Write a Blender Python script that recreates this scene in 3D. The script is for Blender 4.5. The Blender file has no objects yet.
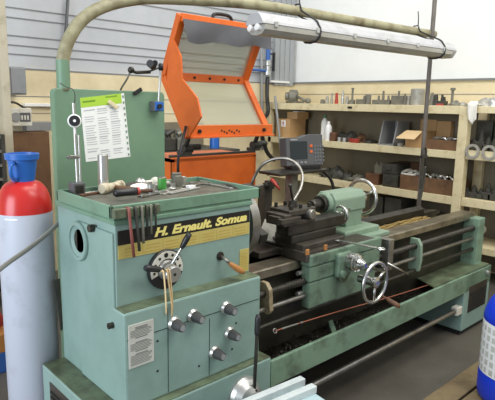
import bpy, bmesh, math, random
from mathutils import Vector, Matrix
random.seed(7)
PI = math.pi
col = bpy.context.scene.collection
V = Vector

# ------------------------------------------------------------------ camera
CAM = V((-0.923, -1.7233, 1.65))
yaw, pitch, roll, FPX = math.radians(42.85), math.radians(10.23), math.radians(1.154), 529.37
fw = V((math.sin(yaw)*math.cos(pitch), math.cos(yaw)*math.cos(pitch), -math.sin(pitch)))
r0 = V((math.cos(yaw), -math.sin(yaw), 0)); u0 = r0.cross(fw)
rt = math.cos(roll)*r0 + math.sin(roll)*u0
up = -math.sin(roll)*r0 + math.cos(roll)*u0
cd = bpy.data.cameras.new('camera'); cam = bpy.data.objects.new('camera', cd); col.objects.link(cam)
mm = Matrix.Identity(4)
for i in range(3):
    mm[i][0] = rt[i]; mm[i][1] = up[i]; mm[i][2] = -fw[i]; mm[i][3] = CAM[i]
cam.matrix_world = mm
cd.sensor_width = 36; cd.lens = FPX/495*36; cd.clip_start = .02
bpy.context.scene.camera = cam

def P(px, py, X=None, Y=None, Z=None):
    """point of the place seen at a pixel, on a plane of the place"""
    d = fw + (px-247.5)/FPX*rt - (py-200)/FPX*up
    if X is not None: t = (X-CAM.x)/d.x
    elif Y is not None: t = (Y-CAM.y)/d.y
    else: t = (Z-CAM.z)/d.z
    return CAM + d*t

# ------------------------------------------------------------------ materials
def lin(c): return tuple(((v/255)/12.92 if v/255 <= .04045 else ((v/255+.055)/1.055)**2.4) for v in c)
def mat(name, c, rough=.5, metal=0, c2=None, scale=6, lo=.45, hi=.75, bump=0, bscale=40, spec=.5, coat=0):
    m = bpy.data.materials.new(name); m.use_nodes = True
    nt = m.node_tree; b = nt.nodes['Principled BSDF']
    b.inputs['Roughness'].default_value = rough; b.inputs['Metallic'].default_value = metal
    b.inputs['Specular IOR Level'].default_value = spec
    b.inputs['Coat Weight'].default_value = coat
    c = lin(c)
    tc = nt.nodes.new('ShaderNodeTexCoord')
    if c2 is not None:
        n = nt.nodes.new('ShaderNodeTexNoise'); n.inputs['Scale'].default_value = scale
        n.inputs['Detail'].default_value = 6; n.inputs['Roughness'].default_value = .65
        nt.links.new(tc.outputs['Object'], n.inputs['Vector'])
        r = nt.nodes.new('ShaderNodeValToRGB')
        r.color_ramp.elements[0].position = lo; r.color_ramp.elements[1].position = hi
        r.color_ramp.elements[0].color = (*c, 1); r.color_ramp.elements[1].color = (*lin(c2), 1)
        nt.links.new(n.outputs['Fac'], r.inputs['Fac']); nt.links.new(r.outputs['Color'], b.inputs['Base Color'])
    else:
        b.inputs['Base Color'].default_value = (*c, 1)
    if bump:
        n = nt.nodes.new('ShaderNodeTexNoise'); n.inputs['Scale'].default_value = bscale; n.inputs['Detail'].default_value = 4
        nt.links.new(tc.outputs['Object'], n.inputs['Vector'])
        bp = nt.nodes.new('ShaderNodeBump'); bp.inputs['Strength'].default_value = bump; bp.inputs['Distance'].default_value = .01
        nt.links.new(n.outputs['Fac'], bp.inputs['Height']); nt.links.new(bp.outputs['Normal'], b.inputs['Normal'])
    return m
M = {}
M['green'] = mat('green_paint', (132,158,150), .4, 0, (116,141,132), 5, .45, .8)
M['green_dirty'] = mat('green_paint_dirty', (116,142,121), .45, 0, (66,76,60), 7, .48, .76)
M['green_oily'] = mat('green_paint_oily', (104,128,108), .4, 0, (48,52,42), 9, .46, .72)
M['green_ledge'] = mat('oily_green_ledge', (104,118,92), .42, 0, (62,62,48), 9, .4, .7)
M['green_tray'] = mat('tray_green', (108,142,120), .45, 0, (86,108,88), 8, .5, .8)
M['green_panel'] = mat('panel_green', (110,141,114), .45, 0, (98,128,104), 4, .4, .8)
M['green_light'] = mat('tailstock_green', (124,146,126), .42, 0, (104,128,106), 6, .5, .8)
M['steel'] = mat('steel', (150,148,142), .35, .85, (105,102,96), 12, .4, .8)
M['steel_dark'] = mat('oily_steel', (72,70,64), .38, .7, (44,40,34), 10, .4, .75)
M['cast'] = mat('dark_cast_iron', (76,70,62), .42, .3, (42,38,32), 8, .4, .75)
M['way'] = mat('ground_way', (150,142,124), .3, .75, (84,74,58), 7, .4, .75)
M['chrome'] = mat('chrome', (196,196,192), .24, 1.0)
M['alum'] = mat('aluminium', (188,188,184), .32, .8, (150,150,146), 10, .5, .8)
M['black'] = mat('black_plastic', (30,30,32), .4)
M['black_matte'] = mat('matte_black', (24,24,23), .7)
M['dark_grey'] = mat('dark_grey_plastic', (82,83,84), .5)
M['pole'] = mat('pole_paint', (104,98,92), .5, 0, (82,76,70), 10, .45, .75)
M['mat'] = mat('dirty_tray_bottom', (104,104,92), .5, .1, (66,64,54), 14, .4, .7)
M['post'] = mat('old_post', (186,178,156), .7, 0, (150,142,120), 7, .5, .8)
M['grey_paint'] = mat('grey_paint', (136,138,138), .5, 0, (112,114,112), 8, .5, .8)
M['grey_box'] = mat('grey_box', (142,146,150), .45, 0, (122,126,130), 6, .5, .8)
M['white'] = mat('white_plastic', (232,232,230), .4)
M['offwhite'] = mat('dirty_white', (206,204,192), .5, 0, (150,144,126), 9, .5, .8)
M['paper'] = mat('paper', (232,233,230), .8)
M['paper_ink'] = mat('paper_ink', (178,180,182), .8)
M['lime'] = mat('lime_print', (166,204,62), .7)
M['lime_ink'] = mat('lime_ink', (112,150,40), .7)
M['black_ink'] = mat('plate_black', (26,24,20), .45)
M['yellow'] = mat('plate_yellow', (190,174,100), .45, 0, (168,150,80), 14, .45, .8)
M['yellow_ink'] = mat('plate_yellow_ink', (178,154,76), .5)
M['letter'] = mat('letter_cream', (232,218,128), .45)
M['label_grey'] = mat('label_grey', (190,190,182), .5, 0, (166,164,152), 12, .5, .8)
M['label_ink'] = mat('label_ink', (120,122,116), .6)
M['orange'] = mat('orange_paint', (222,106,34), .42, 0, (200,88,28), 5, .45, .8)
M['red'] = mat('red_paint', (190,36,32), .28, 0, (168,28,26), 6, .5, .8)
M['red_plastic'] = mat('red_plastic', (168,60,50), .5)
M['dull_red'] = mat('dull_red', (128,70,62), .5)
M['knob'] = mat('worn_knob', (62,62,62), .45)
M['cyl_grey'] = mat('cylinder_grey_paint', (188,193,205), .36, 0, (170,174,184), 7, .55, .75)
M['blue'] = mat('blue_plastic', (38,98,178), .38)
M['jug_blue'] = mat('jug_blue', (26,58,196), .35)
M['blue_pipe'] = mat('blue_pipe', (50,92,158), .4)
M['pale_blue'] = mat('pale_blue', (164,186,190), .5, 0, (150,172,178), 6, .5, .8)
M['wood'] = mat('shelf_wood', (214,202,164), .65, 0, (178,160,118), 9, .5, .8, .1)
M['wood_brown'] = mat('brown_wood', (112,82,54), .7, 0, (78,54,36), 8, .4, .75, .15)
M['duckboard'] = mat('duckboard_wood', (122,106,76), .7, 0, (94,78,54), 7, .4, .7, .2)
M['chips_wood'] = mat('yellow_debris', (150,126,68), .7, 0, (88,70,40), 20, .4, .7, .4)
M['cardboard'] = mat('cardboard', (186,150,104), .75, 0, (168,132,88), 6, .5, .8)
M['cardboard_pale'] = mat('cardboard_pale', (212,184,140), .75)
M['handle_wood'] = mat('handle_wood', (172,118,62), .4, 0, (140,90,46), 10, .5, .8)
M['rubber_band'] = mat('beige_rubber', (218,190,140), .55)
M['strap'] = mat('grey_strap', (138,136,130), .7)
M['floor'] = mat('floor_concrete', (90,86,78), .55, 0, (68,64,57), 3, .35, .75, .06, 60)
M['wall_white'] = mat('white_cladding', (234,236,233), .6, 0, (226,227,223), 1.5, .4, .8)
M['cladding'] = mat('grey_cladding', (180,183,187), .5, 0, (166,170,172), 2, .4, .8)
M['cladding_dark'] = mat('grey_cladding_corner', (158,162,164), .5, 0, (146,150,152), 2, .4, .8)
M['groove'] = mat('cladding_groove', (120,122,122), .7)
M['cream_wall'] = mat('cream_plywood', (218,204,168), .65, 0, (200,184,146), 3, .45, .8)
M['pipe'] = mat('worn_pipe_paint', (150,146,116), .5, 0, (104,94,66), 9, .45, .7)
M['lamp_body'] = mat('lamp_body', (178,179,181), .4, .1, (150,150,150), 8, .5, .8)
M['lamp_lens'] = mat('lamp_lens', (176,175,168), .3, .2, (158,156,148), 5, .4, .8)
M['swarf'] = mat('dark_swarf', (58,54,46), .4, .4, (26,24,20), 25, .35, .65, .6, 80)
M['pan_floor'] = mat('oily_pan', (58,50,40), .35, .1, (30,27,22), 9, .4, .7, .1)
M['bed_inner'] = mat('oily_bed', (62,60,50), .4, .3, (34,31,26), 8, .4, .7)
M['curtain'] = mat('grey_sheet', (92,93,98), .5, 0, (78,80,84), 6, .45, .8)
M['can_green'] = mat('green_can', (66,146,62), .4)
M['red_wire'] = mat('red_wire', (146,84,62), .6)
M['screen'] = mat('screen', (40,46,48), .15)
M['orange_key'] = mat('orange_key', (214,96,40), .5)
M['copper'] = mat('worn_bronze', (168,156,128), .5, .2, (110,92,64), 22, .4, .7)
M['rust'] = mat('rust_brown', (104,70,46), .65, .1, (70,48,34), 9, .4, .7)
M['mallet'] = mat('worn_mallet', (196,186,160), .6, 0, (118,106,82), 30, .5, .7)
M['key'] = mat('key_grey', (104,106,108), .5)
M['rib'] = mat('pale_rib', (190,198,198), .5, 0, (168,176,176), 10, .5, .8)
M['rag'] = mat('white_rag', (224,222,214), .9)
M['part_grey'] = mat('grey_tooling', (122,120,108), .5, .2, (92,90,80), 16, .4, .75)
M['part_light'] = mat('light_tooling', (166,164,154), .45, .25, (130,128,118), 16, .4, .75)
M['part_dark'] = mat('dark_tooling', (66,65,58), .55, .15, (46,45,40), 14, .4, .75)
M['back_dark'] = mat('dark_back_board', (122,114,94), .7, 0, (102,94,76), 3, .4, .8)
M['green_cap'] = mat('green_cap', (44,112,66), .4)
# hazy clear sheet
def clear_sheet():
    m = bpy.data.materials.new('hazy_clear_sheet'); m.use_nodes = True; nt = m.node_tree
    b = nt.nodes['Principled BSDF']; out = nt.nodes['Material Output']
    b.inputs['Base Color'].default_value = (*lin((196,198,180)), 1); b.inputs['Roughness'].default_value = .25
    t = nt.nodes.new('ShaderNodeBsdfTransparent'); t.inputs['Color'].default_value = (.93, .95, .9, 1)
    x = nt.nodes.new('ShaderNodeMixShader'); x.inputs['Fac'].default_value = .45
    nt.links.new(t.outputs[0], x.inputs[1]); nt.links.new(b.outputs[0], x.inputs[2]); nt.links.new(x.outputs[0], out.inputs['Surface'])
    return m
M['clear'] = clear_sheet()

# ------------------------------------------------------------------ mesh building
def T(loc, d=(0,0,1), roll=0):
    q = V(d).normalized().to_track_quat('Z', 'Y')
    return Matrix.Translation(V(loc)) @ q.to_matrix().to_4x4() @ Matrix.Rotation(roll, 4, 'Z')
class MB:
    def __init__(s): s.bm = bmesh.new(); s.mi = 0
    def _add(s, tb, M4=None):
        if M4 is not None: bmesh.ops.transform(tb, matrix=M4, verts=tb.verts)
        for f in tb.faces: f.material_index = s.mi
        me = bpy.data.meshes.new('tmp'); tb.to_mesh(me); tb.free(); s.bm.from_mesh(me); bpy.data.meshes.remove(me); return s
    def box(s, x0, x1, y0, y1, z0, z1, bev=0, M4=None, seg=2):
        x0, x1 = min(x0,x1), max(x0,x1); y0, y1 = min(y0,y1), max(y0,y1); z0, z1 = min(z0,z1), max(z0,z1)
        tb = bmesh.new(); bmesh.ops.create_cube(tb, size=1)
        bmesh.ops.transform(tb, matrix=Matrix.Translation(((x0+x1)/2,(y0+y1)/2,(z0+z1)/2)) @ Matrix.Diagonal((x1-x0,y1-y0,z1-z0,1)), verts=tb.verts)
        if bev:
            bev = min(bev, .45*min(x1-x0, y1-y0, z1-z0))
            bmesh.ops.bevel(tb, geom=tb.edges[:], offset=bev, segments=seg, profile=.5, affect='EDGES')
        return s._add(tb, M4)
    def rev(s, prof, M4=None, seg=24, smooth=False, cap=True):
        """revolve (r, z) profile about local z"""
        tb = bmesh.new()
        def ring(r, z): return [tb.verts.new((r*math.cos(2*PI*k/seg), r*math.sin(2*PI*k/seg), z)) for k in range(seg)]
        prev = None
        for i in range(len(prof)-1):
            a = prev if (smooth and prev) else ring(*prof[i]); b = ring(*prof[i+1]); prev = b
            for k in range(seg):
                f = tb.faces.new((a[k], a[(k+1)%seg], b[(k+1)%seg], b[k])); f.smooth = True
        if cap:
            for (r, z), fl in ((prof[0], 1), (prof[-1], 0)):
                if r > 1e-5:
                    c = ring(r, z); tb.faces.new(c[::-1] if fl else c)
        bmesh.ops.remove_doubles(tb, verts=[v for v in tb.verts if v.co.xy.length < 1e-5], dist=1e-6)
        return s._add(tb, M4)
    def cyl(s, a, b, r, r2=None, seg=20, bev=0):
        a, b = V(a), V(b); L = (b-a).length; r2 = r if r2 is None else r2
        p = [(r, 0), (r2, L)]
        if bev: p = [(r-bev, 0), (r, bev), (r2, L-bev), (r2-bev, L)]
        return s.rev(p, T(a, b-a), seg)
    def tube(s, path, r, seg=10, closed=False, flat=1):
        path = [V(p) for p in path]; n = len(path); tb = bmesh.new(); rings = []
        tan = []
        for i in range(n):
            a = path[(i-1) % n] if (closed or i > 0) else path[i]; b = path[(i+1) % n] if (closed or i < n-1) else path[i]
            tan.append((b-a).normalized())
        nrm = tan[0].orthogonal().normalized()
        if abs(tan[0].z) < .9: nrm = (V((0,0,1)) - tan[0]*tan[0].z).normalized()
        for i in range(n):
            nrm = (nrm - tan[i]*nrm.dot(tan[i])).normalized(); bi = tan[i].cross(nrm)
            rr = r[i] if isinstance(r, (list, tuple)) else r
            rings.append([tb.verts.new(path[i] + rr*(math.cos(2*PI*k/seg)*nrm + flat*math.sin(2*PI*k/seg)*bi)) for k in range(seg)])
        for i in range(n if closed else n-1):
            a, b = rings[i], rings[(i+1) % n]
            for k in range(seg):
                f = tb.faces.new((a[k], a[(k+1)%seg], b[(k+1)%seg], b[k])); f.smooth = True
        if not closed: tb.faces.new(rings[0][::-1]); tb.faces.new(rings[-1])
        bmesh.ops.recalc_face_normals(tb, faces=tb.faces[:])
        return s._add(tb)
    def sph(s, c, r, sc=(1,1,1), seg=20):
        tb = bmesh.new(); bmesh.ops.create_uvsphere(tb, u_segments=seg, v_segments=seg//2+2, radius=r)
        for f in tb.faces: f.smooth = True
        return s._add(tb, Matrix.Translation(V(c)) @ Matrix.Diagonal((*sc, 1)))
    def torus(s, M4, R, r, seg=40, s2=10):
        pts = [M4 @ V((R*math.cos(2*PI*k/seg), R*math.sin(2*PI*k/seg), 0)) for k in range(seg)]
        return s.tube(pts, r, s2, True)
    def prism(s, pts, ext, bev=0):
        """closed polygon of points pushed out by vector ext"""
        tb = bmesh.new(); ext = V(ext); n = len(pts)
        a = [tb.verts.new(V(p)) for p in pts]; b = [tb.verts.new(V(p)+ext) for p in pts]
        tb.faces.new(a); tb.faces.new(b[::-1])
        for k in range(n): tb.faces.new((a[k], b[k], b[(k+1)%n], a[(k+1)%n]))
        bmesh.ops.recalc_face_normals(tb, faces=tb.faces[:])
        if bev: bmesh.ops.bevel(tb, geom=tb.edges[:], offset=bev, segments=2, profile=.5, affect='EDGES')
        return s._add(tb)
    def bar(s, a, b, w, h, bev=0, upv=(0,0,1)):
        """rectangular bar from a to b"""
        a, b = V(a), V(b); d = b-a; L = d.length; d.normalize()
        y = V(upv); y = (y - d*y.dot(d)).normalized(); x = y.cross(d)
        m = Matrix.Identity(4)
        for i in range(3): m[i][0] = x[i]; m[i][1] = y[i]; m[i][2] = d[i]; m[i][3] = a[i]
        return s.box(-w/2, w/2, -h/2, h/2, 0, L, bev, m)
    def grid(s, f, nu, nv):
        tb = bmesh.new(); g = [[tb.verts.new(V(f(i/nu, j/nv))) for j in range(nv+1)] for i in range(nu+1)]
        for i in range(nu):
            for j in range(nv):
                q = tb.faces.new((g[i][j], g[i+1][j], g[i+1][j+1], g[i][j+1])); q.smooth = True
        return s._add(tb)
def spline(pts, n=8):
    pts = [V(p) for p in pts]; q = [2*pts[0]-pts[1]] + pts + [2*pts[-1]-pts[-2]]; out = []
    for i in range(1, len(q)-2):
        a, b, c, d = q[i-1:i+3]
        for k in range(n):
            t = k/n
            out.append(.5*((2*b)+(c-a)*t+(2*a-5*b+4*c-d)*t*t+(3*b-a-3*c+d)*t**3))
    return out + [pts[-1]]
WL = {}
def link(name, mb, m, parent=None, label=None, at=None):
    """one mesh object; coordinates in mb are of the place"""
    me = bpy.data.meshes.new(name); mb.bm.to_mesh(me); mb.bm.free()
    for x in (m if isinstance(m, (list, tuple)) else [m]): me.materials.append(M[x])
    o = bpy.data.objects.new(name, me); col.objects.link(o)
    if parent is not None:
        pl = WL[parent.name]; o.parent = parent; me.transform(Matrix.Translation(-pl)); WL[o.name] = pl
    else:
        if at is None:
            vs = [v.co for v in me.vertices]
            at = V(((min(v.x for v in vs)+max(v.x for v in vs))/2, (min(v.y for v in vs)+max(v.y for v in vs))/2, min(v.z for v in vs)))
        at = V(at); me.transform(Matrix.Translation(-at)); o.location = at; WL[o.name] = at
    if label: o['label'] = label
    return o
def thing(name, label, cat, loc, group=None):
    o = bpy.data.objects.new(name, None); col.objects.link(o); o.location = V(loc); o.empty_display_size = .05
    WL[o.name] = V(loc); return tag(o, label, cat, group)
def tag(o, label, cat, group=None, kind=None):
    o['label'] = label; o['category'] = cat
    if group: o['group'] = group
    if kind: o['kind'] = kind
    return o
def struct(name, mb, m, parent=None):
    o = link(name, mb, m, parent)
    if parent is None: o['kind'] = 'structure'
    return o
def text_mesh(mb, s, origin, size, shear=0, bold=0, width=None, depth=.0008):
    """raised lettering facing -Y, lower left corner at origin"""
    c = bpy.data.curves.new('t', 'FONT'); c.body = s; c.size = size; c.shear = shear; c.offset = bold; c.extrude = depth
    o = bpy.data.objects.new('t', c); col.objects.link(o)
    dg = bpy.context.evaluated_depsgraph_get(); dg.update()
    me = bpy.data.meshes.new_from_object(o.evaluated_get(dg))
    xs = [v.co.x for v in me.vertices]; w = max(xs)-min(xs); k = (width/w) if width else 1
    me.transform(Matrix.Translation(V(origin)) @ Matrix.Rotation(PI/2, 4, 'X') @ Matrix.Diagonal((k, 1, 1, 1)) @ Matrix.Translation((-min(xs), 0, 0)))
    for p in me.polygons: p.material_index = mb.mi
    mb.bm.from_mesh(me); bpy.data.meshes.remove(me); bpy.data.objects.remove(o); bpy.data.curves.remove(c)

# ================================================================== SETTING
YB, XR = 3.25, 4.5
f = MB(); f.box(-7, 6.5, -7, 3.6, -.2, 0); struct('floor', f, 'floor')
# back wall: ribbed cladding above, cream plywood below
zl = P(100, 73, Y=YB).z
w = MB(); w.box(-7, XR+.3, YB, YB+.2, -.1, 4.6); struct('wall_back', w, 'cladding')
t = MB()
zs_ = [P(10, y, Y=YB).z for y in (54.5, 45.5, 36, 18, 8)]
while zs_[-1] < 4.2: zs_ += [zs_[-1]+.20, zs_[-1]+.29]
for zz in zs_: t.box(-7, XR-.32, YB-.006, YB+.01, zz, zz+.011)
struct('trim_1', t, 'groove')
t = MB(); t.box(-7, XR-.01, YB-.03, YB+.005, 0, zl)
struct('trim_2', t, 'cream_wall')
t = MB(); t.box(-7, XR-.01, YB-.034, YB-.028, zl-.012, zl+.002); t.box(-7, XR-.01, YB-.033, YB-.028, zl-.25, zl-.243); t.box(-7, XR-.01, YB-.033, YB-.028, zl-.40, zl-.394)
struct('trim_3', t, 'groove')
xa = P(272, 50, Y=YB).x
t = MB()
for i in range(4):
    x = xa + i*(XR-.06-xa)/4
    t.box(x+.004, x+(XR-.06-xa)/4-.004, YB-.06, YB+.01, zl-.03, 4.6, .012)
struct('trim_4', t, 'cladding_dark')
w = MB(); w.box(XR, XR+.2, -7, YB+.2, -.1, 4.6); struct('wall_right', w, 'wall_white')
zr = P(400, 82, X=XR).z
t = MB(); t.box(XR-.03, XR+.01, -7, YB, 0, zr); struct('trim_5', t, 'cream_wall')
t = MB(); t.box(XR-.05, XR+.01, -7, YB, zr, zr+.02); t.box(XR-.034, XR-.028, -7, YB, zr-.14, zr-.134); struct('trim_6', t, 'groove')

# ================================================================== LATHE
LA = thing('metal_lathe', 'big green metal-turning lathe with black and yellow name plate, filling the middle', 'lathe', (1.5, .2, 0))
ZB, ZL = .488, .883
# pedestals
b = MB(); b.box(-.092, .74, -.117, .505, 0, ZB, .008); PED = link('pedestal', b, 'green', LA)
b = MB(); b.box(-.088, .736, -.113, .50, ZB-.001, ZB+.003); link('top_ledge', b, 'green_ledge', PED, 'grimy brown-green ledge on top of the pedestal')
b = MB(); b.box(-.096, -.09, -.06, .42, .12, .44, .004)
b.mi = 1
for i in range(12): b.box(-.102, -.094, -.04, .40, .145+i*.023, .153+i*.023)
link('vent_grille', b, ['cast', 'black_matte'], PED, 'black louvred vent')
b = MB(); b.box(2.735, 3.16, -.117, .505, .035, .465, .008); PR = link('pedestal', b, 'green', LA)
b = MB(); b.box(2.75, 3.145, -.10, .49, 0, .036); link('plinth', b, 'black_matte', PR, 'dark recessed plinth')
v0, v1 = P(470, 283, Y=-.117), P(485, 300, Y=-.117)
b = MB(); b.box(v0.x, min(v1.x, 3.13), -.120, -.112, v1.z-.03, v0.z-.03, .003)
b.mi = 1
for i in range(9): b.box(v0.x+.01, min(v1.x, 3.13)-.01, -.124, -.116, v1.z-.02+i*.017, v1.z-.012+i*.017)
link('vent_grille', b, ['cast', 'black_matte'], PR, 'black louvred vent')
b = MB(); b.cyl((3.085,-.117,.42), (3.085,-.14,.42), .018); link('lock', b, 'alum', PR)
# chip pan
b = MB()
b.box(.741, 3.16, -.117, -.098, .331, .465, .004); b.box(.741, 2.735, .485, .505, .331, .465)
b.mi = 1; b.box(.741, 2.735, -.098, .485, .345, .385)
PAN = link('chip_pan', b, ['green_dirty', 'pan_floor'], LA)
b = MB(); b.prism([(2.30,-.10,.465), (3.155,-.10,.465), (3.155,.5,.465), (2.62,.5,.465)], (0,0,.008)); link('pan_deck', b, 'green_ledge', PAN, 'oily green deck plate at the tail end')
b = MB(); p = P(326, 312, Z=.39); q = P(334, 340, Y=-.1)
b.bar((p.x, p.y, .392), (q.x+.02, -.10, .40), .03, .05, .004); link('divider_rib', b, 'green_dirty', PAN)
b = MB()
b.box(.80, 2.7, .47, .50, .01, .36); link('under_pan_shade', b, 'black_matte', LA, 'black sheet standing for the shade in the empty space under the pan')  # black sheet added as painted shade for the open space between the pedestals
# foot bar
b = MB(); a0, a1 = V((.70, -.085, .203)), V((2.735, -.085, .203)); b.cyl(a0, a1, .017); FB = link('foot_brake_bar', b, 'steel', LA)
b = MB(); b.box(2.66, 2.735, -.112, -.06, .172, .234, .006); link('bar_bracket', b, 'offwhite', FB)
# headstock
b = MB()
b.box(.012, .694, 0, .505, ZB, 1.213, .003)
HS = link('headstock', b, 'green', LA)
b = MB(); b.box(0, .70, -.075, .03, ZB+.002, ZL, .009); GB = link('feed_gearbox', b, 'green', LA)
b = MB(); b.box(.004, .694, -.069, .0, ZL-.003, ZL+.002); link('top_ledge', b, 'green_ledge', GB, 'grimy ledge on top of the gearbox')
b = MB(); b.box(.01, .69, -.077, -.07, .775, .777); b.box(.19,.192,-.0765,-.07,.50,.86); b.box(.40,.402,-.0765,-.07,.50,.76); link('panel_seam', b, 'black_matte', GB, 'thin dark panel joint')
b = MB(); yS = P(78.5, 300, X=0).y; b.box(.002, .02, .006, yS, ZB+.004, 1.17, .004); link('end_cover', b, 'green', HS)
b = MB(); zk1, zk0 = P(114.7,220.5,Y=0).z, P(114.7,225.5,Y=0).z; b.box(.004, .70, -.008, .512, zk0, zk1, .004); b.box(.008, .698, -.001, .505, zk1-.002, 1.2335); link('cornice', b, 'green_tray', HS)
c = P(79, 241, X=0)
b = MB(); Mx = T((.004, c.y, c.z), (-1,0,0)); b.rev([(.048,0),(.048,.003),(.064,.010),(.066,.016),(.078,.016),(.082,.010),(.082,-.002)], Mx, 32)
RG = link('spindle_cover_ring', b, 'green', HS)
b = MB(); b.rev([(.0485,-.001),(.0485,.002)], Mx, 32); link('spindle_bore', b, 'bed_inner', HS, 'dark open spindle bore')
b = MB(); c = P(93, 228, X=0); b.cyl((.004,c.y,c.z), (-.018,c.y,c.z), .016, seg=6); c = P(113, 325, X=0); b2 = MB(); b2.cyl((.004,c.y,c.z),(-.02,c.y,c.z),.012)
link('hex_bolt', b, 'steel_dark', HS); link('round_bolt', b2, 'steel_dark', GB)
# name plate
A, B = P(116.5, 232, Y=0), P(249, 223, Y=0)
zt = (P(116.5,232,Y=0).z + P(249,209.5,Y=0).z)/2; zm = (P(116.5,246,Y=0).z+P(249,222,Y=0).z)/2; zb = (P(116,258.5,Y=0).z+P(249.5,234.5,Y=0).z)/2
b = MB(); b.box(A.x+.004, .688, -.003, .001, zm, zt); b.mi = 1; b.box(A.x+.004, .688, -.003, .001, zb, zm)
b.mi = 2
xt = P(154, 234, Y=0).x; xe = P(246.5, 216, Y=0).x; Hh = zt-zm
text_mesh(b, 'H. Ernault. Somua', (xt, -.0032, zm+Hh*.2), Hh*.86, .28, .012*Hh/.05*.15, xe-xt)
b.mi = 3
for k in range(7):
    x = A.x+.03+k*.092
    for j in range(3): b.box(x, x+.065, -.0036, -.002, zb+.008+j*.013, zb+.012+j*.013)
    b.box(x+.078, x+.08, -.0036, -.002, zb+.005, zm-.005)
link('name_plate', b, ['black_ink', 'yellow', 'letter', 'yellow_ink'], HS, 'black and yellow plate reading H. Ernault. Somua in cream italics')
a0, a1 = P(239.5, 250, Y=0), P(249.5, 270, Y=0)
b = MB(); b.box(a0.x, .688, -.003, .001, a1.z, a0.z); b.mi = 1
for j in range(7): b.box(a0.x+.008, .680, -.0038, -.002, a1.z+.012+j*.012, a1.z+.016+j*.012)
link('thread_plate', b, ['yellow', 'yellow_ink'], HS, 'small yellow chart plate')
b = MB(); b.box(a0.x-.002, .692, -.0015, .001, .888, a1.z-.001); link('lower_band', b, 'green', HS)
# white instruction label
a0, a1 = P(128.3, 347, Y=-.075), P(153.5, 340, Y=-.075); z1 = (P(128.3,326,Y=-.075).z+P(152.5,318.5,Y=-.075).z)/2; z0 = (P(130,368.5,Y=-.075).z+P(153.5,361,Y=-.075).z)/2
b = MB(); b.box(a0.x, a1.x, -.0785, -.0745, z0, z1, .001); b.mi = 1
n = 26
for j in range(n):
    z = z1-.012-j*(z1-z0-.02)/n
    if j in (8, 9, 17): continue
    big = j in (0, 1, 7, 10, 16, 18)
    b.box(a0.x+.008+(.02 if big else 0), a1.x-.008-(.02 if big else random.uniform(0,.02)), -.0792, -.077, z-(.0042 if big else .0028), z)
link('instruction_label', b, ['label_grey', 'label_ink'], GB, 'pale grey instruction label with lines of print')
# gear selector
c = P(164.6, 268.5, Y=0); GS = None
b = MB(); b.rev([(.082,0),(.082,.012),(.078,.016)], T((c.x, 0, c.z), (0,-1,0)), 40); GS = link('speed_selector', b, 'black', LA)
b = MB()
N = 24
pts = [V((c.x+.076*math.cos(t), -.0165, c.z+.076*math.sin(t))) for t in [math.radians(-15+k*215/N) for k in range(N+1)]] + [V((c.x+.046*math.cos(t), -.0165, c.z+.046*math.sin(t))) for t in [math.radians(200-k*215/N) for k in range(N+1)]]
b.prism(pts, (0,-.003,0)); b.mi = 1
for k in range(7):
    t_ = math.radians(5+k*30); b.cyl((c.x+.061*math.cos(t_), -.018, c.z+.061*math.sin(t_)), (c.x+.061*math.cos(t_), -.0205, c.z+.061*math.sin(t_)), .006 if k != 3 else .01, seg=10)
link('speed_scale', b, ['offwhite', 'black'], GS, 'white arc scale with dark holes')
h = P(174.5, 274.5, Y=-.07)
b = MB(); b.cyl((c.x, -.016, c.z), (c.x, -.03, c.z), .042, .036); b.cyl((c.x, -.03, c.z), (h.x, -.062, h.z), .030, .033); b.cyl((h.x,-.06,h.z), (h.x,-.072,h.z), .035, .032, bev=.002); b.mi = 1; b.cyl((h.x,-.07,h.z), (h.x,-.0735,h.z), .007, seg=6)
link('selector_hub', b, ['alum', 'steel_dark'], GS, 'machined grey hub')
l0, l1, l2 = P(172.5, 263.5, Y=-.055), P(181.5, 248, Y=-.08), P(189.5, 233.5, Y=-.10)
b = MB(); b.cyl(l0, l1, .006); b.mi = 1; b.tube([l1, l1.lerp(l2,.15), l1.lerp(l2,.6), l2], [.008,.011,.0125,.011], 12); link('selector_lever', b, ['chrome', 'black'], GS, 'chrome lever with black grip pointing up right')
l0, l2 = P(163, 270, Y=-.05), P(145, 268, Y=-.06)
b = MB(); b.tube([l0, l0.lerp(l2,.3), l0.lerp(l2,.9), l2], [.008,.012,.0135,.010], 12); link('selector_lever', b, 'black', GS, 'black lever pointing left')
# hanging rubber bands
b = MB(); a0 = P(164, 271, Y=-.075)
for dx, ln, sw in ((-.006, .175, .004), (.012, .19, .012), (.022, .165, .006)):
    top = V((a0.x+dx, -.078, a0.z)); b.tube(spline([top+V((-.002,.012,-.004)), top, top+V((.003,-.006,-.05)), top+V((sw+.002,-.008,-ln*.7)), top+V((sw+.006,-.004,-ln))], 5), .0042, 6, flat=.5)
o = link('rubber_band', b, 'rubber_band'); tag(o, 'beige rubber bands hanging from the black gear lever of the lathe', 'bands')
# crank
h0 = P(220, 256, Y=0)
b = MB(); b.rev([(.020,-.001),(.020,.004),(.014,.006)], T((h0.x,0,h0.z),(0,-1,0)), 20); CK = link('crank_lever', b, 'steel_dark', LA)
l0, l1, l2 = V((h0.x,-.003,h0.z)), P(229, 263, Y=-.05), P(244, 273, Y=-.07)
b = MB(); b.tube([l0, l0.lerp(l1,.4)+V((0,-.01,0)), l1], .007, 10); link('crank_rod', b, 'steel', CK)
b = MB(); b.tube([l1, l1.lerp(l2,.1), l1.lerp(l2,.55), l1.lerp(l2,.8), l2], [.007,.010,.014,.013,.007], 12); link('crank_grip', b, 'handle_wood', CK, 'turned wooden grip')
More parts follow.
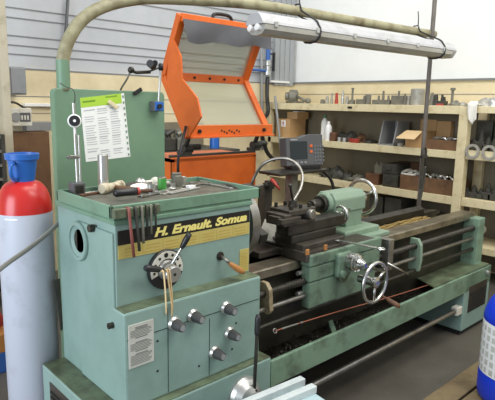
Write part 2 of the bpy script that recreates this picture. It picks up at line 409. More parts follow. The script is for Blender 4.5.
# five feed knobs
for (px, py) in ((173.6,323.3), (192.8,315.5), (225.4,307.7), (229,333), (214,352)):
    c = P(px, py, Y=-.075)
    b = MB(); b.rev([(.030,0),(.030,.008),(.024,.018)], T((c.x,-.074,c.z),(0,-1,0)), 24); KN = link('feed_knob', b, 'alum', LA)
    b = MB(); b.rev([(.023,.012),(.0225,.03),(.0175,.062),(.0155,.064)], T((c.x,-.074,c.z),(0,-1,0)), 20); b.mi = 1; b.rev([(.0125,.064),(.0125,.0655)], T((c.x,-.074,c.z),(0,-1,0)), 16)
    link('knob_grip', b, ['knob', 'grey_paint'], KN, 'dark ribbed tapered grip')
for (px, py) in ((157.5,341),(199,366),(232,349),(236,323),(157.5,371)):
    b = MB(); c = P(px, py, Y=-.075); b.cyl((c.x,-.074,c.z),(c.x,-.0765,c.z),.005,seg=10)
    link('screw_hole', b, 'black_matte', GB, 'dark screw holes')
# start lever with ball
c = P(246, 386, Y=-.117)
b = MB(); b.rev([(.085,0),(.085,.012),(.078,.03),(.06,.058),(.035,.076),(.02,.082)], T((c.x-.02,-.117,c.z-.03),(0,-1,0)), 32); SL = link('clutch_lever', b, 'alum', LA)
l0 = P(252, 385, Y=-.20); l1 = P(257, 335, Y=-.19); l2 = P(258, 315, Y=-.19)
l0 = V((c.x-.005, -.175, c.z-.005)); 
b = MB(); b.cyl(l0, l0+V((0,0,.018)), .018, .014); b.cyl(l0, l1, .008); link('lever_rod', b, 'steel_dark', SL)
b = MB(); b.tube([l1, l1.lerp(l2,.2), l1.lerp(l2,.8), l2], [.010,.0125,.0125,.009], 12); link('lever_knob', b, 'black', SL)
# tray
TX0, TX1, TY0, TY1, TZ = .0, .775, .02, .515, 1.25
TX0, TX1, TY0, TY1, TZ = -.008, .748, -.008, .462, 1.276
b = MB(); b.box(TX0+.006, TX1-.006, TY0+.006, TY1-.006, 1.2325, 1.252)
for a in ((TX0,TX1,TY0,TY0+.014), (TX0,TX1,TY1-.014,TY1), (TX0,TX0+.014,TY0,TY1), (TX1-.014,TX1,TY0,TY1)): b.box(*a, 1.230, TZ, .003)
TR = link('tool_tray', b, 'green_tray', LA)
b = MB(); b.box(TX0+.014, TX1-.014, TY0+.014, TY1-.014, 1.2515, 1.2540); link('tray_mat', b, 'mat', TR, 'dark oily metal tray bottom')
ZT = 1.2540
a0, a1 = P(114, 213, Y=TY0-.02), P(160, 205, Y=TY0-.02)
b = MB(); b.box(a0.x, a1.x, TY0-.026, TY0+.001, 1.232, 1.268, .003); link('tool_rack', b, 'green_ledge', TR, 'small rack along the front of the tray')
RY = TY0-.016
# electrical cabinet
YC = .78
c0, c1 = P(53.5, 88, Y=YC), P(164.5, 95, Y=YC)
zt = (c0.z+c1.z)/2+.008
def rrect(x0, x1, z0, z1, r, y, n=5):
    out = []
    for cx, cz, s in ((x1-r, z1-r, 0), (x0+r, z1-r, 90)):
        for k in range(n+1):
            t_ = math.radians(s+90*k/n); out.append((cx+r*math.cos(t_), y, cz+r*math.sin(t_)))
    return out + [(x0, y, z0), (x1, y, z0)]
b = MB(); b.prism(rrect(c0.x, c1.x, 0, zt, .025, YC), (0, .05, 0), .004); EC = link('electrical_panel', b, 'green_panel', LA, 'upright dull green sheet panel behind the tray')
PX0, PX1, PZT = c0.x, c1.x, zt
# bed
BX0, BX1, ZW = .695, 3.16, .862
b = MB()
b.box(BX0, BX1, .075, .12, .40, ZW-.04); b.box(BX0, BX1, .36, .41, .40, ZW-.04)
for i in range(6): b.box(.95+i*.42, 1.0+i*.42, .12, .36, .45, ZW-.1)
BD = link('bed', b, 'bed_inner', LA)
b = MB()
b.prism([(BX0,.03,ZW-.045),(BX0,.03,ZW-.006),(BX0,.036,ZW),(BX0,.14,ZW),(BX0,.14,ZW-.045)], (BX1-BX0-.05,0,0)); link('front_way', b, 'way', BD, 'ground steel front slideway')
b = MB(); b.prism([(BX0,.345,ZW-.045),(BX0,.345,ZW),(BX0,.385,ZW+.022),(BX0,.43,ZW),(BX0,.43,ZW-.045)], (BX1-BX0-.25,0,0)); link('rear_way', b, 'steel_dark', BD, 'dark rear slideway')
# lead screw, feed rod, control rod and their supports
for name, px, py, r, y in (('lead_screw', 430, 241.3, .018, .0), ('feed_rod', 430, 252.5, .013, -.005), ('control_rod', 430, 264.5, .013, -.01)):
    z = P(px, py, Y=y).z
    b = MB(); b.cyl((.69, y, z), (3.06, y, z), r, seg=14)
    if name == 'lead_screw':
        for k in range(110): b.rev([(.018,0),(.0205,.004),(.0205,.008),(.018,.012)], T((.95+k*.019, y, z), (1,0,0)), 10, cap=False)
    link(name, b, 'steel_dark' if name != 'feed_rod' else 'steel', LA)
e0, e1 = P(470, 222, Y=-.04), P(484, 262, Y=-.04)
b = MB(); b.box(3.035, 3.14, -.045, .13, e1.z, .832, .008); b.box(3.05, 3.13, -.05, .10, .47, e1.z+.02, .006)
EB = link('end_bracket', b, 'green_dirty', LA)
b = MB(); b.cyl((3.14,.0,.72),(3.20,.0,.72),.035); b.cyl((3.20,.0,.72),(3.22,.0,.72),.02); link('rod_end_cap', b, 'alum', EB)
s0 = P(417, 257, Y=-.02)
b = MB(); b.prism([(s0.x,-.035,P(417,272,Y=-.035).z),(s0.x,-.045,P(417,262,Y=-.04).z),(s0.x,-.04,P(414,248,Y=-.04).z),(s0.x,-.015,P(413,241,Y=-.02).z),(s0.x,.04,P(413,241,Y=-.02).z),(s0.x,.04,P(417,272,Y=-.035).z)], (.03,0,0), .003); link('screw_support', b, 'green_light', LA)
s0 = P(268, 300, Y=-.03); zt_ = P(266,285,Y=-.03).z; zb_ = P(273,313,Y=-.03).z
b = MB(); b.prism([(s0.x,-.03,zb_),(s0.x,-.045,zb_+.02),(s0.x,-.035,zt_-.03),(s0.x,-.01,zt_),(s0.x,.03,zt_),(s0.x,.03,zb_)], (.025,0,0), .003); link('screw_support', b, 'copper', LA, 'worn bronze-coloured bracket beside the headstock')
# chuck
AY, AZ = .20, 1.085
b = MB(); b.rev([(.10,0),(.10,.03),(.186,.035),(.186,.085),(.178,.09),(.05,.09),(.05,.07)], T((.694,AY,AZ),(1,0,0)), 48); CH = link('chuck', b, 'steel', LA)
for k in range(4):
    b = MB(); R = Matrix.Translation((.784,AY,AZ)) @ Matrix.Rotation(k*PI/2+.35, 4, 'X')
    b.box(0, .05, -.025, .025, .09, .19, .004, R); b.box(.0, .03, -.025, .025, .06, .12, .004, R)
    link('chuck_jaw', b, 'steel_dark', CH)
# carriage ---------------------------------------------------------
pa = P(311, 255.5, Z=.905); AX0, AYF = pa.x, pa.y
AX1 = P(392, 256, Y=AYF).x
b = MB(); b.box(AX0-.02, AX1-.18, AYF+.01, .46, ZW+.002, .905, .006); b.box(AX0-.16, AX0+.05, .16, .46, ZW+.002, .90, .006)
SD = link('saddle', b, 'cast', LA)
b = MB(); b.box(AX1-.055, AX1, AYF-.01, .13, P(388,270,Y=AYF).z, P(388,240,Y=AYF).z, .004); link('way_wiper', b, 'steel', SD, 'grey steel end plate over the way')
zb1 = P(315, 309, Y=AYF).z
b = MB()
b.box(AX0, AX1-.12, AYF, .02, .84, .902, .008)
b.box(AX0+.008, AX1-.12, AYF+.006, .02, .755, .838, .008)
b.box(AX0+.016, AX0+.25, AYF+.012, .02, zb1, .752, .01)
b.box(AX0+.25, AX1-.14, AYF+.02, .02, .60, .752, .006)
AP = link('apron', b, 'green_oily', LA)
for z in (.80,.74,.69):
    b = MB(); b.cyl((AX0+.015, AYF+.06, z), (AX0-.03, AYF+.06, z), .012, seg=10); link('apron_plug', b, 'alum', AP)
c = P(344, 277, Y=AYF-.005); b = MB(); b.rev([(.034,0),(.034,.012),(.024,.012),(.024,.004)], T((c.x,AYF,c.z),(0,-1,0)), 20); link('sight_glass', b, 'green_ledge', AP)
for px, py in ((336,262),(341,268)):
    pass
# apron handwheel
def handwheel(name, M4, R, rr, parent, spokes=3, m='chrome', hub=.02, hubl=.05):
    b = MB(); b.torus(M4, R, rr)
    for k in range(spokes):
        t_ = 2*PI*k/spokes+.5
        b.tube([M4 @ V((hub*.6*math.cos(t_), hub*.6*math.sin(t_), .0)), M4 @ V((R*math.cos(t_), R*math.sin(t_), 0))], rr*.75, 8)
    b.rev([(hub,-hubl),(hub,-.01),(hub*1.25,-.005),(hub*1.25,.012),(hub*.6,.018)], M4, 20)
    return link(name, b, m, parent)
wc = P(375, 282.5, Y=-.21)
HW = handwheel('apron_handwheel', T(wc, (0,-1,0)), .108, .0105, LA, 3, 'chrome', .024, wc.y*0+.10)
b = MB(); g0 = V((wc.x+.06, wc.y-.01, wc.z-.085)); g1 = P(400, 307, Y=wc.y-.11)
b.cyl(g0, g0.lerp(g1,.3), .006); b.tube([g0.lerp(g1,.28), g0.lerp(g1,.35), g0.lerp(g1,.8), g1], [.007,.011,.014,.008], 12); link('wheel_grip', b, 'rust', HW, 'dark brown turned handle')
# cross feed dial
d0 = P(345, 259.5, Y=AYF); d0.y = AYF
b = MB(); b.box(d0.x-.085, d0.x+.03, AYF-.03, AYF+.01, d0.z-.085, d0.z+.05, .014); b.cyl((d0.x-.06,AYF-.03,d0.z-.06),(d0.x-.06,AYF-.045,d0.z-.06),.02); link('feed_housing', b, 'green_oily', AP)
b = MB(); b.rev([(.045,0),(.045,.05),(.05,.052),(.05,.075),(.044,.078),(.044,.092),(.03,.1),(.022,.12),(.012,.135)], T(d0,(0,-1,0)), 28); CD = link('cross_feed_dial', b, 'chrome', LA)
dd = d0+V((0,-.115,0)); e = P(387, 273.5, Y=dd.y-.02)
b = MB(); b.tube([dd-(e-dd)*.25, dd, e], [.008,.010,.006], 10); link('cross_feed_lever', b, 'chrome', CD)
e0, e1 = P(387, 263, Y=AYF-.02), P(408, 274, Y=AYF-.07)
b = MB(); b.tube([e0, e1], [.006,.008], 10); link('feed_lever', b, 'chrome', AP)
# cross slide, compound, tool post
CX0, CX1 = AX0+.0, AX0+.34
b = MB(); b.box(CX0, CX1, .0, .42, .906, .945, .005); b.box(CX0-.02, CX1+.02, AYF+.02, .12, .903, .915, .003); b.box(CX0+.10,CX1-.05,.06,.26,.944,.948,.002); XS = link('cross_slide', b, 'cast', LA)
for px, py in ((307,251),(325,247)):
    b = MB(); q = P(px, py, Y=AYF+.02); b.box(q.x-.012, q.x+.012, AYF+.012, AYF+.022, .905, .935, .003)
    link('brass_fitting', b, 'handle_wood', XS, 'small brass wiper clip')
tz1 = 1.125; KX0 = P(288, 222, Y=.06).x; KW = .205
xe_ = P(338, 226, Y=.12).x
b = MB(); b.box(KX0+.02, xe_, .07, .165, .985, 1.045, .006); b.box(KX0+.03, xe_-.10, .055, .18, .946, .987, .004); CS = link('compound_slide', b, 'steel_dark', LA)
wx = V((xe_+.03, .13, 1.025))
handwheel('compound_handle', T(wx, (1,0,0)), .05, .008, CS, 2, 'chrome', .014, .05)
b = MB(); b.tube([wx+V((-.01,-.02,.03)), wx+V((.06,-.02,.03))], .007, 8); link('compound_grip', b, 'chrome', CS)
b = MB()
b.box(KX0, KX0+KW, .05, .195, 1.045, 1.066, .004); b.box(KX0+.025, KX0+KW-.025, .075, .175, 1.062, 1.096, .004); b.box(KX0, KX0+KW, .05, .195, 1.094, tz1, .005)
TP = link('tool_post', b, 'cast', LA)
for i in range(3):
    for y in (.068, .177):
        b = MB(); b.cyl((KX0+.03+.07*i, y, tz1-.001), (KX0+.03+.07*i, y, tz1+.022), .010, seg=6); link('clamp_bolt', b, 'steel_dark', TP)
b = MB(); b.cyl((KX0+.10,.122,tz1-.001), (KX0+.10,.122,tz1+.035), .028, .02); b.cyl((KX0+.10,.122,tz1+.03),(KX0+.05,.10,tz1+.12),.006); b.sph((KX0+.05,.10,tz1+.12),.011); link('clamp_lever', b, 'steel_dark', TP)
q = P(310, 214, Y=.05); b = MB(); b.cyl((q.x,.075,q.z),(q.x,.028,q.z),.03,.026,bev=.003); link('locking_knob', b, 'steel', TP)
b = MB(); b.box(KX0-.08, KX0+.06, .025, .055, 1.068, 1.094, .003); b.box(KX0-.05, KX0+.0, .035, .17, 1.05, 1.11, .005); b.box(KX0-.075, KX0-.045, .055, .13, 1.06, 1.10, .004); link('tool_holder_block', b, 'cast', TP)
b = MB(); b.prism([P(257,238,Y=.20), P(280,243,Y=.20), P(283,226,Y=.33), P(265,219,Y=.33)], (0,.0,-.008)); link('chip_plate', b, 'part_light', BD, 'pale flat steel plate propped beside the chuck')
# tailstock
TA = .235; tz = 1.08
xa, xb = P(319, 200, Y=TA).x+.03, P(357, 192, Y=TA).x-.01
b = MB()
b.rev([(.058,0),(.066,.010),(.068,.06)], T((xa,TA,tz),(1,0,0)), 32)
b.prism([(xa+.03,TA+y_,tz+z_) for y_,z_ in ((-.078,-.055),(-.078,.028),(-.05,.066),(.05,.066),(.078,.028),(.078,-.055))], (xb-xa-.03,0,0), .008)
b.prism([(xa+.16,TA-.065,ZW+.06),(xa+.13,TA-.07,tz-.02),(xb-.02,TA-.07,tz-.02),(xb-.02,TA-.065,ZW+.06)], (0,.135,0), .004)
b.box(xa+.04, xb+.06, TA-.15, TA+.17, ZW+.012, ZW+.065, .01); b.box(xa+.02, xb+.10, TA-.20, TA+.20, ZW+.001, ZW+.03, .006)
TS = link('tailstock', b, 'green_light', LA)
b = MB(); b.rev([(.03,0),(.034,.01),(.034,.17)], T((xa-.10,TA,tz),(1,0,0)), 20); b.rev([(.05,0),(.05,.05)], T((xa-.03,TA,tz),(1,0,0)), 20); link('quill', b, 'steel_dark', TS)
hwx = xb+.065
b = MB(); b.cyl((xb-.002,TA,tz),(xb+.03,TA,tz),.04,.034); link('wheel_collar', b, 'alum', TS)
TH = handwheel('tailstock_handwheel', T((hwx,TA,tz),(1,0,0)), .108, .0115, TS, 3, 'chrome', .026, .05)
# splashed debris between the ways
b = MB(); b.box(AX1+.25, 2.85, .145, .34, ZW-.065, ZW-.05)
for k in range(60):
    x = random.uniform(AX1+.25, 2.8); y = random.uniform(.16,.32); L = random.uniform(.03,.12)
    a_ = random.uniform(-.3,.3); b.bar((x,y,ZW-.046), (x+L*math.cos(a_),y+L*math.sin(a_)*.3,ZW-.042), .014, .006)
link('debris_shelf', b, 'chips_wood', BD, 'yellowish chips caught between the ways')
b = MB(); q0, q1 = P(336, 241, Z=.93), P(378, 251, Z=.93)

# swarf on the pan
b = MB()
b.grid(lambda u, v: (.75+u*1.6, -.095+v*.17, .386+.028*math.sin(PI*v)*(.5+.5*math.sin(9*u+3*v))*(1-u*.6)), 30, 6)
for k in range(900):
    x = .75+1.7*random.random()**1.6; y = random.uniform(-.09,.08); z = .395+.03*random.random()*(1-(x-.75)/2.2)
    b.bar((x,y,z), (x+random.uniform(-.02,.02), y+random.uniform(-.014,.014), z+random.uniform(-.004,.014)), random.uniform(.003,.008), .003)
o = link('metal_swarf', b, 'swarf'); tag(o, 'dark oily metal swarf lying in the chip pan of the lathe', 'swarf', None, 'stuff')
# red wire along the pan
b = MB(); pts = [P(275,331,Y=-.06), P(300,323,Y=-.06), P(340,311,Y=-.05), P(400,294,Y=-.04), P(440,281,Y=-.03), P(478,269,Y=-.02)]
pts = [V((p.x, p.y, max(p.z, .40))) for p in pts]
b.tube(spline(pts,6), .0032, 6); b.mi = 1; b.torus(T(pts[0],(0,-1,.4)), .011, .0035, 16, 6); b.cyl(pts[0].lerp(pts[1],.25), pts[0].lerp(pts[1],.9), .0055, seg=8); b.cyl(pts[1], pts[1].lerp(pts[2],.06), .006, seg=8)
o = link('pull_cord', b, ['red_wire','steel']); tag(o, 'thin red emergency pull cord stretched along the chip pan', 'cord')
# spanner on the saddle
def spanner(mb, a, b_, w, th=.007):
    a, b_ = V(a), V(b_); d = (b_-a).normalized(); mb.bar(a+d*.015, b_-d*.015, w, th, .001)
    n = d.cross(V((0,0,1))).normalized()
    mb.torus(T(b_, (0,0,1)), w*.95, w*.36, 16, 6)
    for s in (1,-1): mb.bar(a+d*.02+n*s*w*.2, a-d*w*.6+n*s*w*.75, w*.6, th, .001)
b = MB(); spanner(b, P(337, 240, Z=.93), P(381, 249, Z=.93), .018)
o = link('spanner', b, 'chrome'); tag(o, 'chrome ring spanner lying on the carriage beside the chrome handwheel', 'spanner')

# ================================================================== THINGS ON THE TRAY
def on(px, py, z=ZT):
    p = P(px, py, Z=z)
    if p.y > .41: p = P(px, py, Y=.41); p.z = z
    if p.x < .04: p.x = .04
    return p
# dial stand
q = on(77, 190); q = V((max(q.x,.03), min(q.y,.428), ZT))
DS = thing('dial_gauge_stand', 'dial gauge on an upright steel rod with magnetic base, standing at left end of tray', 'gauge stand', q)
b = MB(); b.box(q.x-.028, q.x+.028, q.y-.025, q.y+.025, ZT, ZT+.055, .004); b.mi = 1; b.box(q.x-.018,q.x+.018,q.y-.027,q.y-.024,ZT+.012,ZT+.045,.001); link('magnetic_base', b, ['dark_grey','steel_dark'], DS)
rd = V((q.x-.012, q.y, ZT+.05)); tp = P(73.5, 103, Y=q.y); rx = tp.x
b = MB(); b.cyl((rx+.004, q.y, ZT+.05), (rx, q.y, tp.z), .0065, seg=12); b.cyl((rx+.016, q.y-.004, ZT+.05), (rx+.016, q.y-.004, P(76,135,Y=q.y).z), .005, seg=12); link('stand_rod', b, 'alum', DS)
cl = P(72, 157, Y=q.y); b = MB(); b.box(cl.x-.018, cl.x+.02, q.y-.014, q.y+.008, cl.z-.008, cl.z+.008, .002); b.cyl((cl.x-.024,q.y-.004,cl.z),(cl.x+.028,q.y-.004,cl.z),.005); link('rod_clamp', b, 'steel', DS)
c = P(74.5, 121, Y=q.y-.02); dn = V((-.45,-1,.1))
b = MB(); b.rev([(.026,-.012),(.028,-.008),(.028,.006),(.024,.010)], T(c, dn), 28); b.mi = 1; b.rev([(.0225,.0102),(.0225,.0108)], T(c, dn), 24); b.mi = 0; b.rev([(.006,.0108),(.006,.018)], T(c, dn), 10); b.cyl(c-V((0,0,.026)), c-V((0,0,.052)), .005); b.mi=1; b.rev([(.014,-.03),(.014,-.012)], T(c,dn),16)
link('dial_gauge', b, ['white','black'], DS, 'black round dial with white rim')
b = MB(); b.tube(spline([P(74,110,Y=q.y), P(75,95,Y=q.y+.02), P(72,89,Y=q.y+.1), P(66,87,Y=q.y+.2), P(60,83,Y=YC-.01)],6), .0022, 6); link('gauge_cable', b, 'black', DS)
# tall steel bar
q = on(103.5, 183.5); h_ = P(103.5, 155, X=q.x).z
q.y = min(q.y, .42)
b = MB(); b.cyl((q.x,q.y,ZT), (q.x,q.y,P(103.5,154.5,Y=q.y).z), .0225, bev=.002, seg=28); o = link('steel_bar', b, 'alum'); tag(o, 'upright round silver steel bar standing on the tray in front of the pinned paper', 'bar')
# mallet
a0, a1 = on(101.5, 189, ZT+.024), on(122, 184, ZT+.024)
MA = thing('mallet', 'worn cream-headed mallet lying on the tray beside the upright steel bar', 'mallet', (a0.x, a0.y, ZT))
b = MB(); d = (a1-a0); b.rev([(.02,0),(.024,.006),(.024,.03),(.019,.036),(.019,d.length-.04),(.023,d.length-.034),(.023,d.length-.004),(.02,d.length)], T(a0, d), 20); link('mallet_head', b, 'mallet', MA)
m_ = a0.lerp(a1,.5); e = on(138, 190.5, ZT+.016)
b = MB(); b.tube([m_, m_.lerp(e,.3), e], [.010,.011,.013], 12); link('mallet_handle', b, 'wood_brown', MA)
# black gripped file in front
a0, a1 = on(114, 193.5, ZT+.034), on(137, 191.2, ZT+.034)
FI = thing('screwdriver', 'thick black-handled screwdriver with red collar lying across the tray rim', 'screwdriver', (a0.x, a0.y, ZT))
b = MB(); dv = (a1-a0); b.tube([a0, a0+dv*.08, a0+dv*.5, a0+dv*.92, a1], [.010,.016,.015,.017,.012], 12); link('handle', b, 'black', FI)
b = MB(); b.cyl(a1-dv*.03, a1+dv*.08, .0165); link('collar', b, 'red_plastic', FI, 'red collar')
e = on(152, 190.5, ZT+.03); b = MB(); b.cyl(a1, e, .008); link('blade', b, 'rust', FI)
# cloths / bits
def blob(mb, c, sx, sy, sz, seed=0, n=18):
    rnd = random.Random(seed); ph = [rnd.uniform(0,6) for _ in range(6)]
    def fn(u, v):
        th = 2*PI*u; phi = PI*v*.5
        k = 1+.16*math.sin(3*th+ph[0])+.10*math.sin(5*th+4*v+ph[1])+.08*math.sin(9*v+ph[2])
        return (c[0]+sx*k*math.cos(th)*math.sin(phi), c[1]+sy*k*math.sin(th)*math.sin(phi), c[2]+sz*(math.cos(phi))*(1+.12*math.sin(4*th+ph[3])))
    mb.grid(fn, n, 6)
q = on(127, 180); q.y = min(q.y,.42); b = MB(); blob(b, (q.x+.02,q.y-.02,ZT+.001), .075, .035, .034, 3); o = link('dark_cloth', b, 'part_dark'); tag(o, 'crumpled dark rag at the back of the tray behind the mallet', 'rag')
def item(name, label, cat, px, py, prof, m, group=None, seg=20, ymax=.43):
    q = on(px, py); q.y = min(q.y, ymax)
    b = MB(); b.rev(prof, T((q.x,q.y,ZT)), seg); o = link(name, b, m); return tag(o, label, cat, group)
# green can
q = on(162, 189.5)
GC = thing('tin_can', 'bright green and grey tin can standing on the tray', 'can', (q.x,q.y,ZT))
b = MB(); b.rev([(.020,0),(.0205,.002),(.0205,.056),(.018,.058)], T((q.x,q.y,ZT)), 24); link('can_body', b, 'steel', GC)
b = MB()
n = 16; pts=[]
b.grid(lambda u, v: (q.x+.0208*math.cos(math.radians(175+140*u)), q.y+.0208*math.sin(math.radians(175+140*u)), ZT+.003+v*.05), 14, 2); link('can_label', b, 'can_green', GC, 'bright green label')
q = on(176, 187)
item('spray_can_base', 'tall dull grey metal canister standing behind the green can on the tray', 'canister', 176.5, 186, [(.024,0),(.025,.003),(.025,.05),(.021,.055),(.024,.06),(.024,.064)], 'part_grey')
item('steel_bushing', 'short silver bushing standing at the front of the tray, left of the green can', 'bushing', 151.5, 193, [(.010,0),(.0175,.001),(.0175,.03),(.019,.031),(.019,.04),(.012,.04),(.012,.02)], 'alum')
item('steel_bushing', 'small grey bushing standing near the back of the tray, right of the grey canister', 'bushing', 183, 182, [(.016,0),(.016,.036),(.012,.038)], 'part_light')
item('steel_bushing', 'low pale ring standing between the green can and the grey canister', 'bushing', 171.5, 188, [(.008,0),(.019,.001),(.019,.022),(.009,.022),(.009,.004)], 'alum')
item('plastic_ball', 'round cream plastic ball lying behind the green can', 'ball', 168, 184.5, [(.004,0),(.012,.005),(.014,.014),(.008,.022),(.0,.024)], 'offwhite')
# white cloths & white tapes
q = on(140, 186); b = MB(); blob(b, (q.x,q.y,ZT+.001), .035, .03, .045, 5); o = link('white_cloth', b, 'alum'); tag(o, 'crumpled silvery foil scrap on the tray just right of the mallet', 'foil')
q = on(148, 183.5); b = MB(); b.cyl((q.x-.05,q.y,ZT+.02),(q.x+.03,q.y+.0,ZT+.02),.013,.016); b.sph((q.x+.04,q.y,ZT+.024),.024); o = link('ball_rod', b, 'offwhite'); tag(o, 'pale rod with round ball end lying behind the silver bushing', 'rod')
a0 = on(137, 194); b = MB(); b.box(a0.x, a0.x+.085, a0.y-.0, a0.y+.045, ZT, ZT+.022, .004); o = link('white_block', b, 'white'); tag(o, 'flat white plastic block on the tray between mallet handle and silver bushing', 'block')
a0 = on(188, 190); b = MB(); b.box(a0.x, a0.x+.038, a0.y-.01, a0.y+.018, ZT, ZT+.02, .002); o = link('white_box', b, 'white'); tag(o, 'tiny white box at the front of the tray, right of the green can', 'box')
q = on(133, 187); b = MB(); blob(b, (q.x,q.y-.05,ZT+.001), .06, .035, .03, 61); o = link('white_cloth', b, 'rag'); tag(o, 'small crumpled white rag lying on the tray right of the mallet head', 'rag')
q = on(157, 187); b = MB(); b.box(q.x-.05,q.x+.03,q.y-.02,q.y+.02,ZT,ZT+.018,.003); b.cyl((q.x-.04,q.y,ZT+.018),(q.x-.04,q.y,ZT+.03),.012); o = link('steel_clamp', b, 'alum'); tag(o, 'small silver clamp lying behind the green can and silver bushing', 'clamp')
item('steel_bushing', 'tiny grey collar standing at the right of the tray behind the tiny white box', 'bushing', 192, 186, [(.006,0),(.014,.001),(.014,.018),(.007,.018)], 'part_grey')
item('steel_bushing', 'grey stub lying flat at the middle of the tray left of the green can', 'bushing', 146, 189.5, [(.018,0),(.018,.022),(.010,.026),(.010,.034)], 'part_light')
# spanners lying
def lay(px0, py0, px1, py1, w, m, name, label, cat, sp=True, dz=0):
    b = MB(); a_, b_ = on(px0,py0,ZT+.005+dz), on(px1,py1,ZT+.005+dz)
    a_.y = min(a_.y,.44); b_.y = min(b_.y,.44)
    if sp: spanner(b, a_, b_, w)
    else: b.bar(a_, b_, w, .008, .002)
    o = link(name, b, m); return tag(o, label, cat)
lay(186, 186.5, 213, 181.5, .017, 'chrome', 'spanner', 'shiny spanner lying at the right of the tray pointing to its far corner', 'spanner')
lay(158, 192, 172, 188.5, .015, 'alum', 'spanner', 'short spanner lying in front of the green can', 'spanner')
lay(163, 194, 184, 189.5, .014, 'part_light', 'spanner', 'grey spanner lying at the front rim, left of the tiny white box', 'spanner')
lay(200, 178.5, 240, 186, .016, 'part_light', 'flat_bar', 'flat grey bar along the right end of the tray', 'bar', False)
lay(190, 177.5, 226, 186, .016, 'part_grey', 'flat_bar', 'dull flat bar across the middle right of the tray', 'bar', False, .0)
lay(141, 196.5, 168, 191.5, .013, 'steel', 'spanner', 'dull spanner lying along the front of the tray below the silver bushing', 'spanner')
lay(170, 193.5, 200, 187.5, .012, 'alum', 'flat_bar', 'thin bright rod along the front of the tray below the tiny white box', 'bar', False)
lay(206, 183.5, 232, 188.5, .012, 'alum', 'flat_bar', 'narrow pale strip lying nearest the right rim of the tray', 'bar', False)
lay(80, 195.5, 98, 192.5, .02, 'rust', 'flat_bar', 'rusty flat bar at the left end of the tray before the gauge stand', 'bar', False)
lay(76, 192, 100, 188, .014, 'alum', 'scraper', 'thin bright scraper blade on the tray in front of the magnetic base', 'blade', False)
# hand tools hung from the rack
zr_ = 1.246
for i, (px0, px1, py1, m, lab) in enumerate(((129,134,257,'dull_red','long red-stemmed hex key hanging leftmost from the tray rack'), (136,139.5,251,'part_dark','long dark hex key hanging second from the left in the tray rack'), (142,143.5,243,'part_grey','grey hex key hanging third from the left in the tray rack'), (147,147.5,236,'steel_dark','short dark hex key hanging fourth from the left in the tray rack'), (151,151.5,234,'part_grey','short grey hex key hanging fifth from the left in the tray rack'), (155.5,156,231,'steel_dark','shortest dark hex key hanging rightmost in the tray rack'))):
    a_ = P(px0, 213, Y=TY0-.032); e = P(px1, py1, Y=TY0-.032); a_.z = zr_
    e.x = a_.x + (e.x-a_.x); r = .0058 if i < 3 else .0042
    b = MB(); b.tube([a_+V((-.0,.022,.020)), a_+V((0,.004,.022)), a_+V((0,0,.008)), a_.lerp(e,.5), e], r, 8)
    o = link('hex_key', b, m); tag(o, lab, 'hex key', 'hex keys hanging from the tray')

# ================================================================== ON THE PANEL
# pinned document
d00, d10, d11, d01 = P(80, 98, Y=YC-.002), P(121, 93.5, Y=YC-.002), P(127, 157, Y=YC-.002), P(86, 162, Y=YC-.002)
DOC = thing('printed_sheet', 'white printed sheet with lime-green header fixed to the green panel', 'paper', (d01.x, YC, d01.z))
def onq(u, v, y): 
    a_ = d00.lerp(d10,u).lerp(d01.lerp(d11,u), v); return V((a_.x, y, a_.z))
def quad(mb, u0,u1,v0,v1,y,th=.0008): mb.prism([onq(u0,v0,y),onq(u1,v0,y),onq(u1,v1,y),onq(u0,v1,y)], (0,th,0))
b = MB(); quad(b,0,1,0,1,YC-.0016,.0012); link('sheet', b, 'paper', DOC)
b = MB(); quad(b,0,1,.0,.15,YC-.0022); b.mi = 1; quad(b,.05,.35,.05,.08,YC-.0026); quad(b,.6,.9,.02,.04,YC-.0026); link('header', b, ['lime','lime_ink'], DOC, 'lime-green header band')
b = MB()
for cidx in range(3):
    for j in range(22):
        if random.random() < .18: continue
        u0 = .06+cidx*.31; quad(b, u0, u0+random.uniform(.18,.26), .19+j*.036, .19+j*.036+(.012 if j%6 else .02), YC-.0022)
link('print', b, 'paper_ink', DOC, 'grey columns of print')
b = MB(); s0, s1, s2, s3 = P(121,93.5,Y=YC-.002), P(124,93,Y=YC-.002), P(130.5,156.5,Y=YC-.002), P(127,157,Y=YC-.002)
b.prism([s0,s1,s2,s3],(0,.001,0)); b.mi = 1
for k in range(11):
    c = s0.lerp(s3,(k+.5)/11).lerp(s1.lerp(s2,(k+.5)/11),.55); b.box(c.x-.004,c.x+.004,YC-.0035,YC-.001,c.z-.009,c.z+.004)
link('punched_edge', b, ['white','green_panel'], DOC, 'clear punched binding edge')
c0, c1 = P(108.5, 101, Y=YC-.01), P(117.5, 108, Y=YC-.01)
b = MB(); b.bar(c0, c1, .02, .012, .003, (0,1,0)); o = link('peg', b, 'wood'); tag(o, 'small wooden peg magnet holding the printed sheet', 'peg')
c0, c1 = P(134, 94, Y=YC-.008), P(141.5, 89, Y=YC-.008)
b = MB(); b.bar(c0, c1, .02, .014, .003, (0,1,0)); o = link('magnet', b, 'black_matte'); tag(o, 'small black magnet on the green panel, upper right of the printed sheet', 'magnet')
